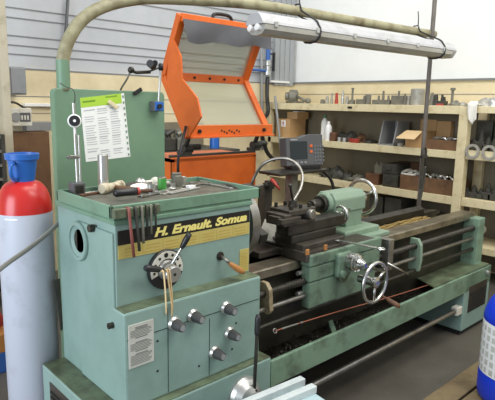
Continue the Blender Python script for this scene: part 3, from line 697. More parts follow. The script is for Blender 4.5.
# second magnetic stand stuck on the panel
c = P(157.5, 106, Y=YC-.05)
MS = thing('magnetic_stand', 'jointed magnetic stand with blue switch face stuck to the green panel', 'gauge stand', (c.x, YC, c.z-.03))
b0, b1 = P(154.5, 106.5, Y=YC-.05), P(163.8, 107, Y=YC-.05)
b = MB(); b.box(b0.x, b1.x, YC-.05, YC-.001, c.z-.028, c.z+.025, .003); link('magnet_block', b, 'dark_grey', MS)
b = MB(); b.box(b0.x+.004, b1.x-.003, YC-.053, YC-.049, c.z-.025, c.z+.022, .001); link('switch_face', b, 'blue', MS, 'blue switch face')
b = MB(); b.cyl((c.x+.008,YC-.052,c.z-.002),(c.x+.008,YC-.066,c.z-.002),.013); link('switch_knob', b, 'black', MS)
j = P(161, 67, Y=YC-.03); k0 = P(158.5, 100, Y=YC-.03)
b = MB(); b.cyl((k0.x,YC-.03,c.z+.02), (j.x,YC-.03,j.z), .006); link('upright_rod', b, 'alum', MS)
k1 = P(131, 70, Y=YC-.05)
b = MB(); b.cyl(j, P(150,71,Y=YC-.04), .005); b.tube([P(150,72,Y=YC-.045), P(136,72.5,Y=YC-.05), k1], .009, 10); b.sph(k1, .017); link('jointed_arm', b, 'steel_dark', MS)
b = MB(); b.rev([(.019,-.012),(.021,0),(.019,.012)], T(j,(0.8,-.6,0)), 20); b.cyl(P(153,66,Y=YC-.03), P(150,63.5,Y=YC-.06), .02); b.cyl(P(155,63,Y=YC-.03), P(155,63,Y=YC-.06), .015); link('clamp_knobs', b, 'black', MS)
b = MB(); b.tube(spline([k1, P(127,79,Y=YC-.03), P(121,89,Y=YC+.06), P(119,96,Y=YC+.1)],5), .005, 8); link('fine_arm', b, 'part_grey', MS)

# ================================================================== OVERHEAD PIPE, LAMP, POLE
yP = YC+.025
p0 = P(63.5, 84, Y=yP)
xe = P(434, 34.5, Y=.60)
def yy_(t): return yP+(.60-yP)*t
path = [V((p0.x,yP,PZT-.01)), P(63.5,66,Y=yP), P(64.5,52,Y=yP), P(70,37,Y=yP), P(82,20,Y=yP), P(101.5,7.5,Y=yP), P(130,0,Y=yP), P(165,-1.5,Y=yy_(.1)), P(245,3.5,Y=yy_(.3)), P(300,11.5,Y=yy_(.5)), P(340,18.5,Y=yy_(.65)), V(xe)]
path[1].x = p0.x
pipe_path = spline(path, 7)
b = MB(); b.tube(pipe_path, .031, 16); PI_ = link('overhead_pipe', b, 'pipe'); tag(PI_, 'thick bent pipe rising from the green panel and running overhead above the lamp', 'pipe')
b = MB(); b.cyl((p0.x,yP,PZT), (p0.x,yP,P(62.5,60,Y=yP).z), .032, seg=20); link('painted_foot', b, 'green_panel', PI_, 'green painted lower end')
# lamp
lc0, lc1 = P(254, 23.5, Y=.62), P(450, 51.5, Y=.40)
LP = thing('tube_lamp', 'long white twin-tube work lamp strapped under the overhead pipe, unlit', 'lamp', ((lc0+lc1)/2))
d = (lc1-lc0).normalized(); n = d.cross(V((0,0,1))).normalized()
def lsec(prof, a_, b_): 
    return [a_ + n*x + V((0,0,1))*z for x, z in prof]
hood = [(-.085,-.005),(-.080,.012),(-.05,.05),(-.03,.062),(.03,.062),(.05,.05),(.080,.012),(.085,-.005)]
b = MB(); b.prism(lsec(hood, lc0, lc1), lc1-lc0-d*.06, .003); b.prism([lc1-d*.06+n*x*.98+V((0,0,z*.98)) for x,z in hood], d*.02, .0); link('lamp_hood', b, 'lamp_body', LP)
b = MB(); lens = [(.082,-.007),(.078,-.035),(.05,-.058),(0,-.064),(-.05,-.058),(-.078,-.035),(-.082,-.007)]
b.prism(lsec(lens, lc0+d*.02, lc1), lc1-lc0-d*.10); link('lamp_lens', b, 'lamp_lens', LP, 'greyish ribbed lower cover')
b = MB()
e = lc1-d*.075
b.prism([e+n*x+V((0,0,z)) for x, z in [(-.084,-.006),(-.05,.05),(.05,.05),(.084,-.006),(.05,-.058),(-.05,-.058)]], d*.05, .01); b.prism([e+d*.05+n*x*.7+V((0,0,z*.7)) for x, z in [(-.084,-.006),(-.05,.05),(.05,.05),(.084,-.006),(.05,-.058),(-.05,-.058)]], d*.035, .008); link('end_cap', b, 'lamp_body', LP)
for s in (-1,1):
    b = MB(); b.cyl(lc0+n*.035*s-V((0,0,.024))-d*.012, lc0+n*.035*s-V((0,0,.024))+d*.1, .020, bev=.004); link('tube_end', b, 'white', LP)
for k in range(6):
    a_ = lc0.lerp(lc1, .05+k*.17)
    for s in (-1,1):
        b = MB(); b.box(-.012,.012,-.004,.004,-.018,.012,.001, Matrix.Translation(a_+n*.087*s) @ d.to_track_quat('X','Z').to_matrix().to_4x4()); link('cover_clip', b, 'alum', LP)
for t_, lab in ((.23,'black strap tying the lamp to the pipe near its left end'), (.90,'black strap tying the lamp to the pipe near the pole')):
    c = lc0.lerp(lc1,t_); pc = min(pipe_path, key=lambda v: (v-c).xy.length if True else 0)
    dx = (c-pc); 
    # find pipe height above c
    best = min(((pipe_path[i].lerp(pipe_path[i+1],k/10)) for i in range(len(pipe_path)-1) for k in range(10)), key=lambda v: abs((v-c).dot(d)))
    up_ = best-c
    ring = [(-.033,.069),(-.054,.056),(-.085,.014),(-.090,-.008),(-.083,-.038),(-.053,-.063),(0,-.070),(.053,-.063),(.083,-.038),(.090,-.008),(.085,.014),(.054,.056),(.033,.069)]
    pp = [c+n*x+V((0,0,z)) for x,z in ring]; ns = len(pp)
    off = up_.dot(n); hz = up_.z
    pp += [c+n*(off+.043)+V((0,0,hz-.005)), c+n*(off+.02)+V((0,0,hz+.042)), c+n*(off-.02)+V((0,0,hz+.042)), c+n*(off-.043)+V((0,0,hz-.005))]
    b = MB(); b.tube(pp, .006, 6, True); b.tube([pp[ns+1], pp[ns+1]+V((-.02,-.01,.05)), pp[ns+1]+V((-.05,-.02,.10))], .004, 6)
    o = link('cable_tie', b, 'black'); tag(o, lab, 'strap')
# pole
yp = .575
q = P(427, 100, Y=yp); q1 = P(424, 150, Y=yp)
b = MB(); b.cyl((q.x, yp, .0), (q.x+.0, yp, 4.2), .018, seg=14)
b.cyl((q.x,yp,0),(q.x,yp,.012),.055)
PO = link('support_pole', b, 'pole'); tag(PO, 'thin dark vertical pole standing behind the lathe and holding the pipe end', 'pole')
# flat bar with hook
c = P(424, 152, Y=yp-.04)
b = MB(); ring = [c+V((.035*math.cos(t_),0,.035*math.sin(t_))) for t_ in [math.radians(180-k*15) for k in range(13)]]
b.tube([ring[0]-V((0,0,.05))]+ring+[ring[-1]-V((0,0,.12))], .009, 8)
e = P(422, 188, Y=yp-.04); b.bar(c-V((.015,0,.02)), V((c.x-.015,yp-.04,e.z)), .028, .012, .002, (0,1,0))
b.tube(spline([ring[-1]-V((0,0,.12)), P(424,180,Y=yp-.04), P(420,200,Y=yp-.04), P(416,212,Y=yp-.03)],5), .010, 8)
b.box(c.x-.01, q.x+.01, yp-.045, yp-.012, c.z-.05, c.z-.03)
o = link('lifting_hook', b, 'part_dark'); tag(o, 'dark curved hook and strap hanging on the vertical pole', 'hook')

# ================================================================== COOLANT HOOP, DRO
qs = P(266, 200, Y=.56)
CO = thing('coolant_hose', 'bright arched steel coolant hose curving over the tool post from a dark valve', 'hose', (qs.x, .56, .385))
b = MB(); b.box(qs.x-.035, qs.x+.035, .54, .60, .0, P(266,187,Y=.56).z, .004); link('valve_post', b, 'cast', CO)
vz = P(262, 186, Y=.52)
b = MB(); b.cyl((qs.x-.05,.53,vz.z+.0),(qs.x+.06,.53,vz.z),.016); b.box(qs.x-.02,qs.x+.02,.51,.56,vz.z-.025,vz.z+.025,.004); link('valve', b, 'steel_dark', CO)
b = MB(); b.tube([V((qs.x+.05,.53,vz.z)), P(272,180,Y=.5), P(280,190,Y=.45)], [.014,.012,.006], 10); link('nozzle', b, 'red_plastic', CO, 'dull red nozzle')
ypath = [(252,186,.5),(256,174,.47),(264,163.5,.42),(276,158.8,.36),(288,159.3,.3),(298,165.5,.25),(302.5,175.5,.2),(301,187,.17),(297,195,.16),(292.5,202,.15)]
b = MB(); b.tube(spline([V((qs.x-.05,.53,vz.z))]+[P(x,y,Y=yy) for x,y,yy in ypath],6), .0085, 10); link('hose', b, 'steel', CO)
# DRO stand
zp = P(297, 168, Y=.8).z
a0, a1 = P(268, 172, Y=.75), P(326, 171, Y=.72)
ST = thing('instrument_stand', 'dark metal bracket table on a post behind the tool post, carrying the display', 'stand', ((a0.x+a1.x)/2, .82, 0))
b = MB(); b.box(a0.x+.06, a1.x, .70, .90, zp-.03, zp-.012, .003); link('stand_plate', b, 'steel_dark', ST)
b = MB(); c = P(293, 185, Y=.8); b.box(c.x-.03, c.x+.03, .78, .85, 0, zp-.03, .004); link('stand_post', b, 'part_grey', ST)
b = MB(); b.tube(spline([V((a1.x-.02,.74,zp-.022)), P(331,180,Y=.72), P(335,196,Y=.70), P(336,204,Y=.7)],5), .012, 8); link('stand_arm', b, 'steel_dark', ST)
rz = math.radians(-14)
dc = P(306, 163, Y=.80); DW, DH = .36, .205
dc.z = zp-.012
DR = thing('digital_readout', 'dark grey digital readout with blank screen and orange keys on the bracket', 'display', dc)
R4 = Matrix.Translation(dc) @ Matrix.Rotation(rz,4,'Z') @ Matrix.Rotation(math.radians(-8),4,'X')
wl = P(286,150,Y=.8); wr = P(323,148,Y=.8); DW = (wr-wl).length*.80
zt_ = P(323,131,Y=.8).z-dc.z-.02
b = MB(); pr = [(-DW/2,0,.022),(DW/2,0,.022),(DW/2,0,zt_),(DW*.08,0,zt_),(-.03,0,zt_-.022),(-DW/2,0,zt_-.022)]
b.prism([R4 @ V(p) for p in pr], R4.to_3x3() @ V((0,.09,0)), .006); link('housing', b, 'dark_grey', DR)
b = MB(); b.box(-DW*.4,DW*.4,-.01,.10,0,.03,.004,Matrix.Translation(dc) @ Matrix.Rotation(rz,4,'Z')); link('foot', b, 'black', DR)
b = MB(); b.box(-DW*.40,DW*.06,-.003,.002,.07,zt_-.05,.001,R4); link('screen', b, 'screen', DR)
b = MB(); b.box(-DW*.38,-DW*.2,-.0025,.002,zt_-.042,zt_-.033,0,R4); link('badge', b, 'alum', DR)
for z in (zt_-.085, zt_-.125):
    b = MB(); b.box(DW*.13,DW*.20,-.006,.002,z-.010,z+.010,.002,R4); link('orange_key', b, 'orange_key', DR, 'orange key')
b = MB()
for i in range(4):
    for j in range(5): b.box(DW*.25+i*.024, DW*.25+i*.024+.014, -.005,.002, .05+j*.026, .05+j*.026+.014, .002, R4)
link('keypad', b, 'key', DR); b = MB()
for i in range(4): b.box(-DW*.36+i*.035,-DW*.36+i*.035+.02,-.005,.002,.04,.054,.002,R4)
link('function_keys', b, 'grey_paint', DR)

# ================================================================== ORANGE GUARD
GX1 = P(270, 137, Y=1.0).x; GX0 = P(188, 138, Y=1.0).x
bB = (1.0, P(188,137,Y=1.0).z)
q = P(246, 81, X=GX1); bM = (q.y, q.z)
q = P(180, 14, X=GX0); bT = (q.y, q.z)
OG = thing('machine_guard', 'orange machine guard with hinged clear windows standing behind the lathe', 'guard', ((GX0+GX1)/2, 1.15, 0))
lp0, lp1 = P(172, 155, Y=1.08), P(256, 155, Y=1.08)
b = MB(); b.box(lp0.x, lp1.x, 1.08, 1.10, .05, (lp0.z+lp1.z)/2, .004); b.box(lp0.x-.0, lp0.x+.02, 1.08, 1.5, .0, (lp0.z+lp1.z)/2-.01); b.box(lp1.x-.02, lp1.x, 1.08, 1.5, .0, (lp0.z+lp1.z)/2-.02); b.box(lp0.x, lp1.x, 1.08, 1.5, (lp0.z+lp1.z)/2-.03, (lp0.z+lp1.z)/2-.01); link('lower_panel', b, 'orange', OG)
HB = (lp0.z+lp1.z)/2
b = MB(); b.box(lp0.x, lp1.x, 1.085, 1.12, HB-.004, HB+.014, .002); link('top_rail', b, 'part_dark', OG, 'dark rail along the lower panel')
def yz(pt, x): return V((x, pt[0], pt[1]))
w = .05
b = MB()
for (p_, q_) in ((bT, bM), (bM, bB)):
    for x in (GX0+.012, GX1-.022): b.bar(yz(p_,x), yz(q_,x), w*1.0, w, .004, (1,0,0))
for p_, hgt in ((bT, .05), (bM, .055), (bB, .075)):
    dz = -.02 if p_ is bT else (0 if p_ is bM else .035)
    b.bar(V((GX0, p_[0], p_[1]+dz)), V((GX1, p_[0], p_[1]+dz)), .05, hgt, .004)
b.box(GX0, GX1, bB[0]-.05, bB[0]+.02, bB[1]-.008, bB[1]+.004, .002)
FR = link('hinged_frame', b, 'orange', OG)
for i,(p_, q_) in enumerate(((bT, bM), (bM, bB))):
    b = MB(); e = V((0, q_[0]-p_[0], q_[1]-p_[1])).normalized(); nn = e.cross(V((1,0,0)))
    b.prism([yz(p_,GX0+.02), yz(p_,GX1-.03), yz(q_,GX1-.03), yz(q_,GX0+.02)], nn*.004); link('window_pane', b, 'clear', FR, 'hazy clear window sheet')
b = MB()
for k in range(5):
    x = GX0+.1+k*(GX1-GX0-.2)/4
    b.cyl((x, bM[0]-.024, bM[1]), (x, bM[0]-.032, bM[1]), .009, seg=8)
for x in (GX0+.07, GX1-.09): b.cyl((x, bB[0]-.024, bB[1]+.035), (x, bB[0]-.036, bB[1]+.035), .013, seg=10)
for k in range(8): b.box(GX0+.25+k*.022, GX0+.25+k*.022+.012, bB[0]-.027, bB[0]-.02, bB[1]+.03-(k%3)*.008, bB[1]+.042-(k%3)*.008)
link('bolt', b, 'black_matte', FR)
side = [(172,36),(168,58),(166.5,84),(188,138),(201,117),(197,98),(182,79),(180.5,56)]
b = MB(); b.prism([P(x,y,X=GX0-.012) for x,y in side], (.012,0,0), .002); link('side_cheek', b, 'orange', FR, 'cut orange side plate')
# grey sheet over the top
yt = bT[0]
b = MB(); xL = P(182, 14, Y=yt-.05).x; xR_ = GX1+.02
lo_l = P(187, 41.5, Y=yt-.04).z; lo_r = P(262, 47, Y=yt-.04).z
b.grid(lambda u, v: (xL+.02+u*(xR_-xL)+.03*v*(1-u), yt-.032-.012*math.sin(11*u+2*v)*v, (bT[1]-.03)*(1-v)+v*(lo_l+(lo_r-lo_l)*u-.01*math.sin(14*u))), 40, 8)
o = link('splash_curtain', b, 'curtain', FR, 'grey flexible sheet hanging from the top bar')
q = P(222, 13, Y=yt); b = MB(); b.tube(spline([V((q.x-.08,yt,bT[1]+.0)),V((q.x-.06,yt,bT[1]+.035)),V((q.x+.06,yt,bT[1]+.035)),V((q.x+.09,yt,bT[1]+.0))],4), .012, 8); link('lift_handle', b, 'black', FR)
# hinge clamps
for px in (186, 255):
    q = P(px, 146, Y=1.10); x = q.x
    b = MB(); b.box(x-.04, x+.04, 1.085, 1.15, HB+.012, HB+.035, .004); b.cyl((x-.02,1.11,HB+.05),(x+.05,1.11,HB+.05),.03); b.cyl((x+.035,1.11,HB+.06),(x+.12,1.11,HB+.06),.02); b.tube([V((x,1.11,HB+.05)), V((x+.01,1.08,bB[1]-.0)), V((x+.02,bB[0]+.03,bB[1]+.02))], .016, 10)
    link('hinge_clamp', b, 'part_dark', OG)
b = MB(); b.tube([P(178,182,Y=.95), P(178,160,Y=.98), P(186,126,Y=.985)], .009, 8); link('gas_strut', b, 'black', OG)

# ================================================================== GAS CYLINDER
gx, gy, gr = -.080, .640, .116
def zpix(py, px=31): 
    d_ = P(px, py, Y=gy); return d_.z
GY = thing('gas_cylinder', 'tall pale grey gas cylinder with red shoulder and blue cap at the left', 'gas cylinder', (gx, gy, 0))
zs1, zs0 = zpix(210), zpix(182)
b = MB(); b.rev([(gr-.012,0),(gr,.015),(gr,zs1)], T((gx,gy,0)), 48, True); link('cylinder_body', b, 'cyl_grey', GY)
b = MB(); hh = zs0-zs1+.01
b.rev([(gr+.0005,zs1)]+[(.040+(gr-.040)*math.cos(PI/2*k/8)**.9 if k<8 else .040, zs1+hh*math.sin(PI/2*k/8)) for k in range(1,9)]+[(.040,zs0+.03)], T((gx,gy,0)), 40, True); link('red_shoulder', b, 'red', GY, 'glossy red painted shoulder')
zc0, zc1 = zpix(181.5), zpix(153)
b = MB(); b.rev([(.044,zc0),(.047,zc0+.004),(.060,zc0+(zc1-zc0)*.72),(.060,zc0+(zc1-zc0)*.78),(.070,zc0+(zc1-zc0)*.81),(.072,zc1),(.060,zc1+.001),(.056,zc1-.02),(.0,zc1-.022)], T((gx,gy,0)), 32); VC = link('valve_cap', b, 'blue', GY, 'blue plastic valve guard cap')
b = MB()
a_ = math.radians(-110)
for s in (-1,):
    c = V((gx,gy,0)); dirv = V((math.cos(a_-.55), math.sin(a_-.55), 0)); 
    pp = [c+dirv*.062+V((0,0,zc0+(zc1-zc0)*.72)), c+dirv*.088+V((0,0,zc0+(zc1-zc0)*.62)), c+dirv*.085+V((0,0,zc0+(zc1-zc0)*.3)), c+dirv*.052+V((0,0,zc0+.012))]
    b.tube(spline(pp,5), .008, 8)
link('cap_handle', b, 'blue', VC)
lb = math.radians(-128)
b = MB(); za, zb2 = zpix(213), zpix(203); 
b.grid(lambda u, v: (gx+(gr+.0015-.016*v)*math.cos(lb-.45+.5*u), gy+(gr+.0015-.016*v)*math.sin(lb-.45+.5*u), za-.005+.045*v), 8, 2); link('white_sticker', b, 'white', GY, 'white sticker on the red shoulder')
# strap in front of cylinder
b = MB(); sp = [P(-8,276,Y=.35), P(8,263,Y=.42), P(28,249,Y=.49), P(48,233,Y=.497), P(62,219.5,Y=.52), P(66,215,Y=.60)]
b.tube(spline(sp,6), .012, 8, flat=.35); o = link('grey_strap', b, 'strap'); tag(o, 'flat grey strap slung diagonally across the gas cylinder', 'strap')
# leaning dark slat
a0, a1 = P(55, 281, Y=.512), P(62, 329, Y=.512)
b = MB(); b.prism([P(53.5,281,Y=.51),P(60,279,Y=.51),P(63,329,Y=.51),P(61.5,331,Y=.51)], (0,.012,0)); 
o = link('slat', b, 'part_dark', LA, 'dark strip along the rear edge of the headstock')

# ================================================================== JUG, DUCKBOARD, BLUE BOX
yD = -.41
DB = thing('duckboard', 'low brown wooden duckboard on the floor in front of the lathe tail end', 'duckboard', (2.6, -.8, 0))
for i in range(7):
    b = MB(); b.box(1.45, 3.6, yD-.13-i*.145, yD-i*.145, .025, .045, .003); link('plank', b, 'duckboard', DB)
for x in (1.6, 2.5, 3.45):
    b = MB(); b.box(x-.03, x+.03, yD-1.0, yD, 0, .025); link('bearer', b, 'duckboard', DB)
jc = P(512, 398, Z=.045); jx, jy = jc.x, jc.y; jr = .19
JG = thing('plastic_jug', 'royal blue plastic drum with white label standing on the duckboard at right edge', 'drum', (jx, jy, .045))
dj = (V((jx,jy,0))-CAM).length
def zj(py): return P(486, py, X=jx-.06).z
dcam = (V((jx,jy,0))-V((CAM.x,CAM.y,0)))
def zj(py):
    d_ = fw + (486-247.5)/FPX*rt - (py-200)/FPX*up; t_ = (dcam.length-.12)/V((d_.x,d_.y,0)).length; return CAM.z+d_.z*t_
z_l0, z_l1, z_t = zj(375), zj(323), zj(285)
b = MB(); b.rev([(jr-.02,.045),(jr-.004,.06),(jr,.09),(jr,z_l0-.01),(jr-.004,z_l0),(jr-.004,z_l1),(jr,z_l1+.01),(jr-.006,z_l1+.05),(jr-.025,z_l1+.10),(jr-.06,z_l1+.15),(jr-.11,z_l1+.18),(.05,z_l1+.19),(.05,z_l1+.21)], T((jx,jy,0)), 40, True); JB = link('drum_body', b, 'jug_blue', JG)
b = MB(); b.rev([(.042,z_l1+.20),(.042,z_l1+.245),(.038,z_l1+.248)], T((jx,jy,0)), 24); link('drum_cap', b, 'black', JG)
b = MB(); b.rev([(jr-.001,z_l0+.002),(jr-.001,z_l1-.002)], T((jx,jy,0)), 48, cap=False); LBL = link('drum_label', b, 'white', JG, 'white wrap-round label with grey print blocks')
b = MB()
for k in range(30):
    a0_ = k*2*PI/30
    for j in range(6):
        zz0 = z_l0+.012+j*(z_l1-z_l0-.02)/6
        wv = .13 if (k+j)%3 else .09
        b.grid(lambda u, v: (jx+(jr-.0002)*math.cos(a0_+wv*u), jy+(jr-.0002)*math.sin(a0_+wv*u), zz0+v*(z_l1-z_l0)/6*.62), 3, 1)
link('label_print', b, 'label_grey', LBL)
# pale blue box with white ribs
zB = .46
e0, e1 = P(303, 377, Z=zB+.03), P(240, 403, Z=zB+.03); f0, f1 = P(314.5, 384.5, Z=zB+.03), P(258, 408, Z=zB+.03)
dr = (e1-e0).normalized(); nr = V((0,0,1)).cross(dr).normalized()
if nr.y > 0: nr = -nr
o0 = e0 - nr*.03 - dr*.0
BXX = thing('storage_box', 'pale blue box with two raised white ribs, in front of the lathe', 'box', (o0.x, o0.y-.2, 0))
def bp(u, v, z): return o0 + dr*u + nr*v + V((0,0,z-o0.z))
b = MB(); L = .62; dcorn = P(327, 399, Z=zB); 
b.prism([bp(.0,0,.0), bp(.02,.36,0), bp(L,.36,0), bp(L,0,0)], (0,0,zB), .012); link('box_body', b, 'pale_blue', BXX)
for (a_, c_) in ((e0, e1), (f0, f1)):
    b = MB(); dv = (c_-a_).normalized(); b.bar(a_-V((0,0,.016)), a_+dv*.56-V((0,0,.016)), .034, .034, .004); link('white_rib', b, 'rib', BXX, 'raised white rib')

# ================================================================== SHELVES ON THE RIGHT WALL
SX = 4.0
Z0 = (P(350,104.5,X=SX).z+P(450,106.5,X=SX).z+P(290,103,X=SX).z)/3
Z1 = (P(350,142,X=SX).z+P(450,152.5,X=SX).z)/2; Z2 = (P(330,180,X=SX).z+P(430,193,X=SX).z)/2; Z3 = .36
yp_ = P(461, 150, X=SX).y; YL = YB-.035
SH = thing('wooden_shelving', 'long cream wooden shelving along the right wall, left bay up to the post', 'shelving', (SX+.22, (yp_+YL)/2, 0))
for z, nm in ((Z0,.075),(Z1,.07),(Z2,.075),(Z3,.06)):
    b = MB(); b.box(SX+.02, XR-.036, yp_+.045, YL, z-.03, z, .002); b.box(SX, SX+.022, yp_+.045, YL, z-nm, z+.004, .003); link('shelf_board', b, 'wood', SH)
b = MB(); b.box(SX-.01, SX+.075, yp_-.045, yp_+.045, 0, Z0-.005, .004); b.box(XR-.1, XR-.036, yp_-.045, yp_+.045, 0, Z0-.01, .004); link('upright_post', b, 'wood', SH)
b = MB(); b.box(SX, SX+.05, YL-.05, YL, 0, Z0-.07); link('upright_post', b, 'wood', SH)
b = MB(); b.box(XR-.046, XR-.034, yp_+.045, YL, .02, Z0-.03); link('back_board', b, 'back_dark', SH, 'dull back board of the shelving')
b = MB(); q = P(350, 107.5, X=SX); b.box(SX-.006, SX+.002, q.y-.03, q.y+.03, q.z-.012, q.z+.012, .002); link('shelf_plate', b, 'black_matte', SH, 'small dark plate on the top shelf edge')
SR = thing('wooden_shelving', 'short cream shelving bay right of the post with hanging rings', 'shelving', (SX+.22, yp_-.7, 0))
R1 = P(475, 151, X=SX).z; R2 = P(475, 200, X=SX).z
for z, nm in ((Z0,.06),(R1,.085),(R2,.075),(Z3,.06)):
    b = MB(); b.box(SX+.02, XR-.036, yp_-1.6, yp_-.048, z-.03, z, .002); b.box(SX, SX+.022, yp_-1.6, yp_-.048, z-nm, z+.004, .003); link('shelf_board', b, 'wood', SR)
b = MB(); b.box(XR-.046, XR-.034, yp_-1.6, yp_-.048, .02, Z0-.03); link('back_board', b, 'back_dark', SR, 'dull back board')
b = MB(); b.box(SX, SX+.07, yp_-1.68, yp_-1.6, 0, Z0, .004); link('upright_post', b, 'wood', SR)

def sy(px, z, X=SX+.1):
    """Y at which the pixel column px meets the shelf at depth X"""
    y0, y1 = -1.5, 3.3
    for _ in range(40):
        m_ = (y0+y1)/2; v = V((X, m_, z))-CAM; px_ = 247.5+FPX*v.dot(rt)/v.dot(fw)
        if px_ > px: y0 = m_
        else: y1 = m_
    return m_
def dpx(px, z, X=SX+.1):
    v = V((X, sy(px,z,X), z))-CAM; return v.dot(fw)/FPX   # metres per pixel
# generic shapes on shelves; all coordinates local to (x, y, z)
def shelf_rev(name, label, cat, px, z, prof, m, X=SX+.1, group=None, seg=16):
    y = sy(px, z, X); b = MB(); b.rev(prof, T((X,y,z)), seg); o = link(name, b, m, at=(X,y,z)); return tag(o, label, cat, group)
def shelf_box(name, label, cat, px0, px1, z, h, m, dep=.12, X=SX+.06, group=None, fn=None, bev=.004, z0=0):
    ya, yb = sy(px1, z, X), sy(px0, z, X)
    b = MB(); b.box(X, X+dep, ya, yb, z+z0, z+z0+h, bev)
    if fn: fn(b, X, ya, yb, z)
    o = link(name, b, m); return tag(o, label, cat, group)
G = 'tooling on the top shelf'
u = dpx(380, Z0)
# vice-like casting at the left end
q = sy(291, Z0)
VI = thing('drill_casting', 'heavy dark round casting with a bar lying at the left end of the top shelf', 'casting', (SX+.12, q, Z0))
b = MB(); b.rev([(.07,0),(.085,.02),(.085,.10),(.05,.12),(.05,.16)], T((SX+.16,q-.06,Z0+.087),(-.6,.8,0)), 24); b.box(SX+.08,SX+.24,q-.10,q+.08,Z0,Z0+.03,.005); link('casting_body', b, 'part_grey', VI)
b = MB(); b.rev([(.034,.160),(.034,.163)], T((SX+.16,q-.06,Z0+.087),(-.6,.8,0)), 16); link('bore', b, 'black_matte', VI)
b = MB(); b.tube([V((SX+.1,q-.05,Z0+.11)), V((SX+.09,q-.2,Z0+.05)), V((SX+.09,q-.27,Z0+.028))], .018, 10); b.sph((SX+.09,q-.29,Z0+.034),.034,(1,1.2,1)); link('bar', b, 'part_grey', VI)
ww = sy(278, Z0); b = MB(); b.box(SX+.03,SX+.2,ww-.07,ww+.09,Z0,Z0+.012,.003); o = link('white_slab', b, 'offwhite'); tag(o, 'thin pale slab at the far left end of the top shelf', 'slab')
def stub(r, h, neck=.6, top=.3): return [(r,0),(r,h*.45),(r*neck,h*.5),(r*neck,h*.8),(r*top,h*.82),(r*top,h)]
lst = [
 (322.5, stub(.030,.055,.9,.7), 'part_grey', 'squat grey stub, first small tool right of the round casting'),
 (327,   stub(.022,.095,.9,.6), 'part_light', 'pale grey stub just left of the dark-tipped tool'),
 (331.5, stub(.017,.125,.7,.9), 'part_light', 'slim pale tool with dark tip left of the red one'),
 (336.3, [(.022,0),(.022,.05),(.017,.055),(.017,.125),(.012,.13)], 'red_plastic', 'the only red upright tool on the top shelf'),
 (342.5, stub(.020,.16,.8,.45), 'alum', 'bright upright tool with a tall tip right of the red one'),
 (347,   stub(.022,.09,.9,.8), 'part_light', 'pale stub between the bright tool and the tall thin spindle'),
 (352,   [(.035,0),(.035,.05),(.012,.055),(.012,.17),(.018,.172),(.018,.185)], 'part_grey', 'tall thin spindle on a round base, left of the low tool block'),
 (368,   [(.032,0),(.032,.105),(.028,.11)], 'part_grey', 'plain grey cylinder standing between two low tool blocks'),
 (404.5, stub(.026,.12,.6,.35), 'part_grey', 'small pointed tool left of the big grey cylinder'),
 (408.5, stub(.022,.10,.9,.8), 'part_light', 'pale narrow stub touching the left side of the big grey cylinder'),
 (417,   [(.070,0),(.070,.165),(.066,.17),(.03,.17),(.03,.14)], 'part_light', 'biggest upright grey cylinder on the top shelf, left of the pole'),
 (431.5, stub(.028,.13,.8,.4), 'part_grey', 'grey stepped tool just right of the dark pole on the top shelf'),
 (435.5, stub(.030,.11,.7,.6), 'part_dark', 'dark stepped tool second right of the pole on the top shelf'),
 (451.5, [(.034,0),(.030,.025),(.013,.03),(.013,.15),(.024,.152),(.024,.175)], 'part_grey', 'lone tall bolt standing head up near the right end of the top shelf'),
]
for px, prof, m, lab in lst: shelf_rev('tool_holder', lab, 'tool', px, Z0, prof, m, SX+.11, G)
def nubs(pxs, hs, r=.012):
    def fn(b, X, ya, yb, z):
        for t_, h in zip(pxs, hs): b.rev([(r*1.3,0),(r*1.3,h*.5),(r,h*.55),(r,h)], T((X+.05, yb+(ya-yb)*t_, z+.04)), 10)
    return fn
shelf_box('tool_block', 'low grey tool block with one peg, just right of the tall thin spindle', 'tool block', 355.5, 364.5, Z0, .06, 'part_grey', .1, SX+.06, G, nubs((.65,), (.06,)))
shelf_box('tool_block', 'long low grey tool block with three pegs, right of the plain cylinder', 'tool block', 371.5, 389, Z0, .055, 'part_grey', .1, SX+.06, G, nubs((.25,.5,.8), (.06,.11,.06)))
shelf_box('tool_block', 'tall square grey tool block with one spike left of the pointed tool', 'tool block', 390.5, 402, Z0, .10, 'part_grey', .1, SX+.06, G, nubs((.45,), (.11,)))
shelf_box('tool_block', 'low dark tool block with pegs between the pole and the small red block', 'tool block', 437.5, 443, Z0, .05, 'part_dark', .1, SX+.10, G, nubs((.3,.7), (.07,.05)))
b = MB(); y = sy(439.5, Z0, SX+.05); b.box(SX+.035, SX+.075, y-.03, y+.03, Z0, Z0+.022, .004); o = link('red_block', b, 'red_plastic'); tag(o, 'small flat red block at the edge of the top shelf right of the pole', 'block')
b = MB(); y = sy(456, Z0); blob(b, (SX+.1,y,Z0+.001), .05,.05,.05, 8); o = link('casting_scrap', b, 'part_grey'); tag(o, 'small grey metal lump on the top shelf right of the lone tall bolt', 'scrap')
b = MB(); y = sy(462, Z0); blob(b, (SX+.12,y,Z0+.001), .05,.035,.04, 9); o = link('casting_scrap', b, 'part_light'); tag(o, 'pale grey metal lump on the top shelf above the post', 'scrap')
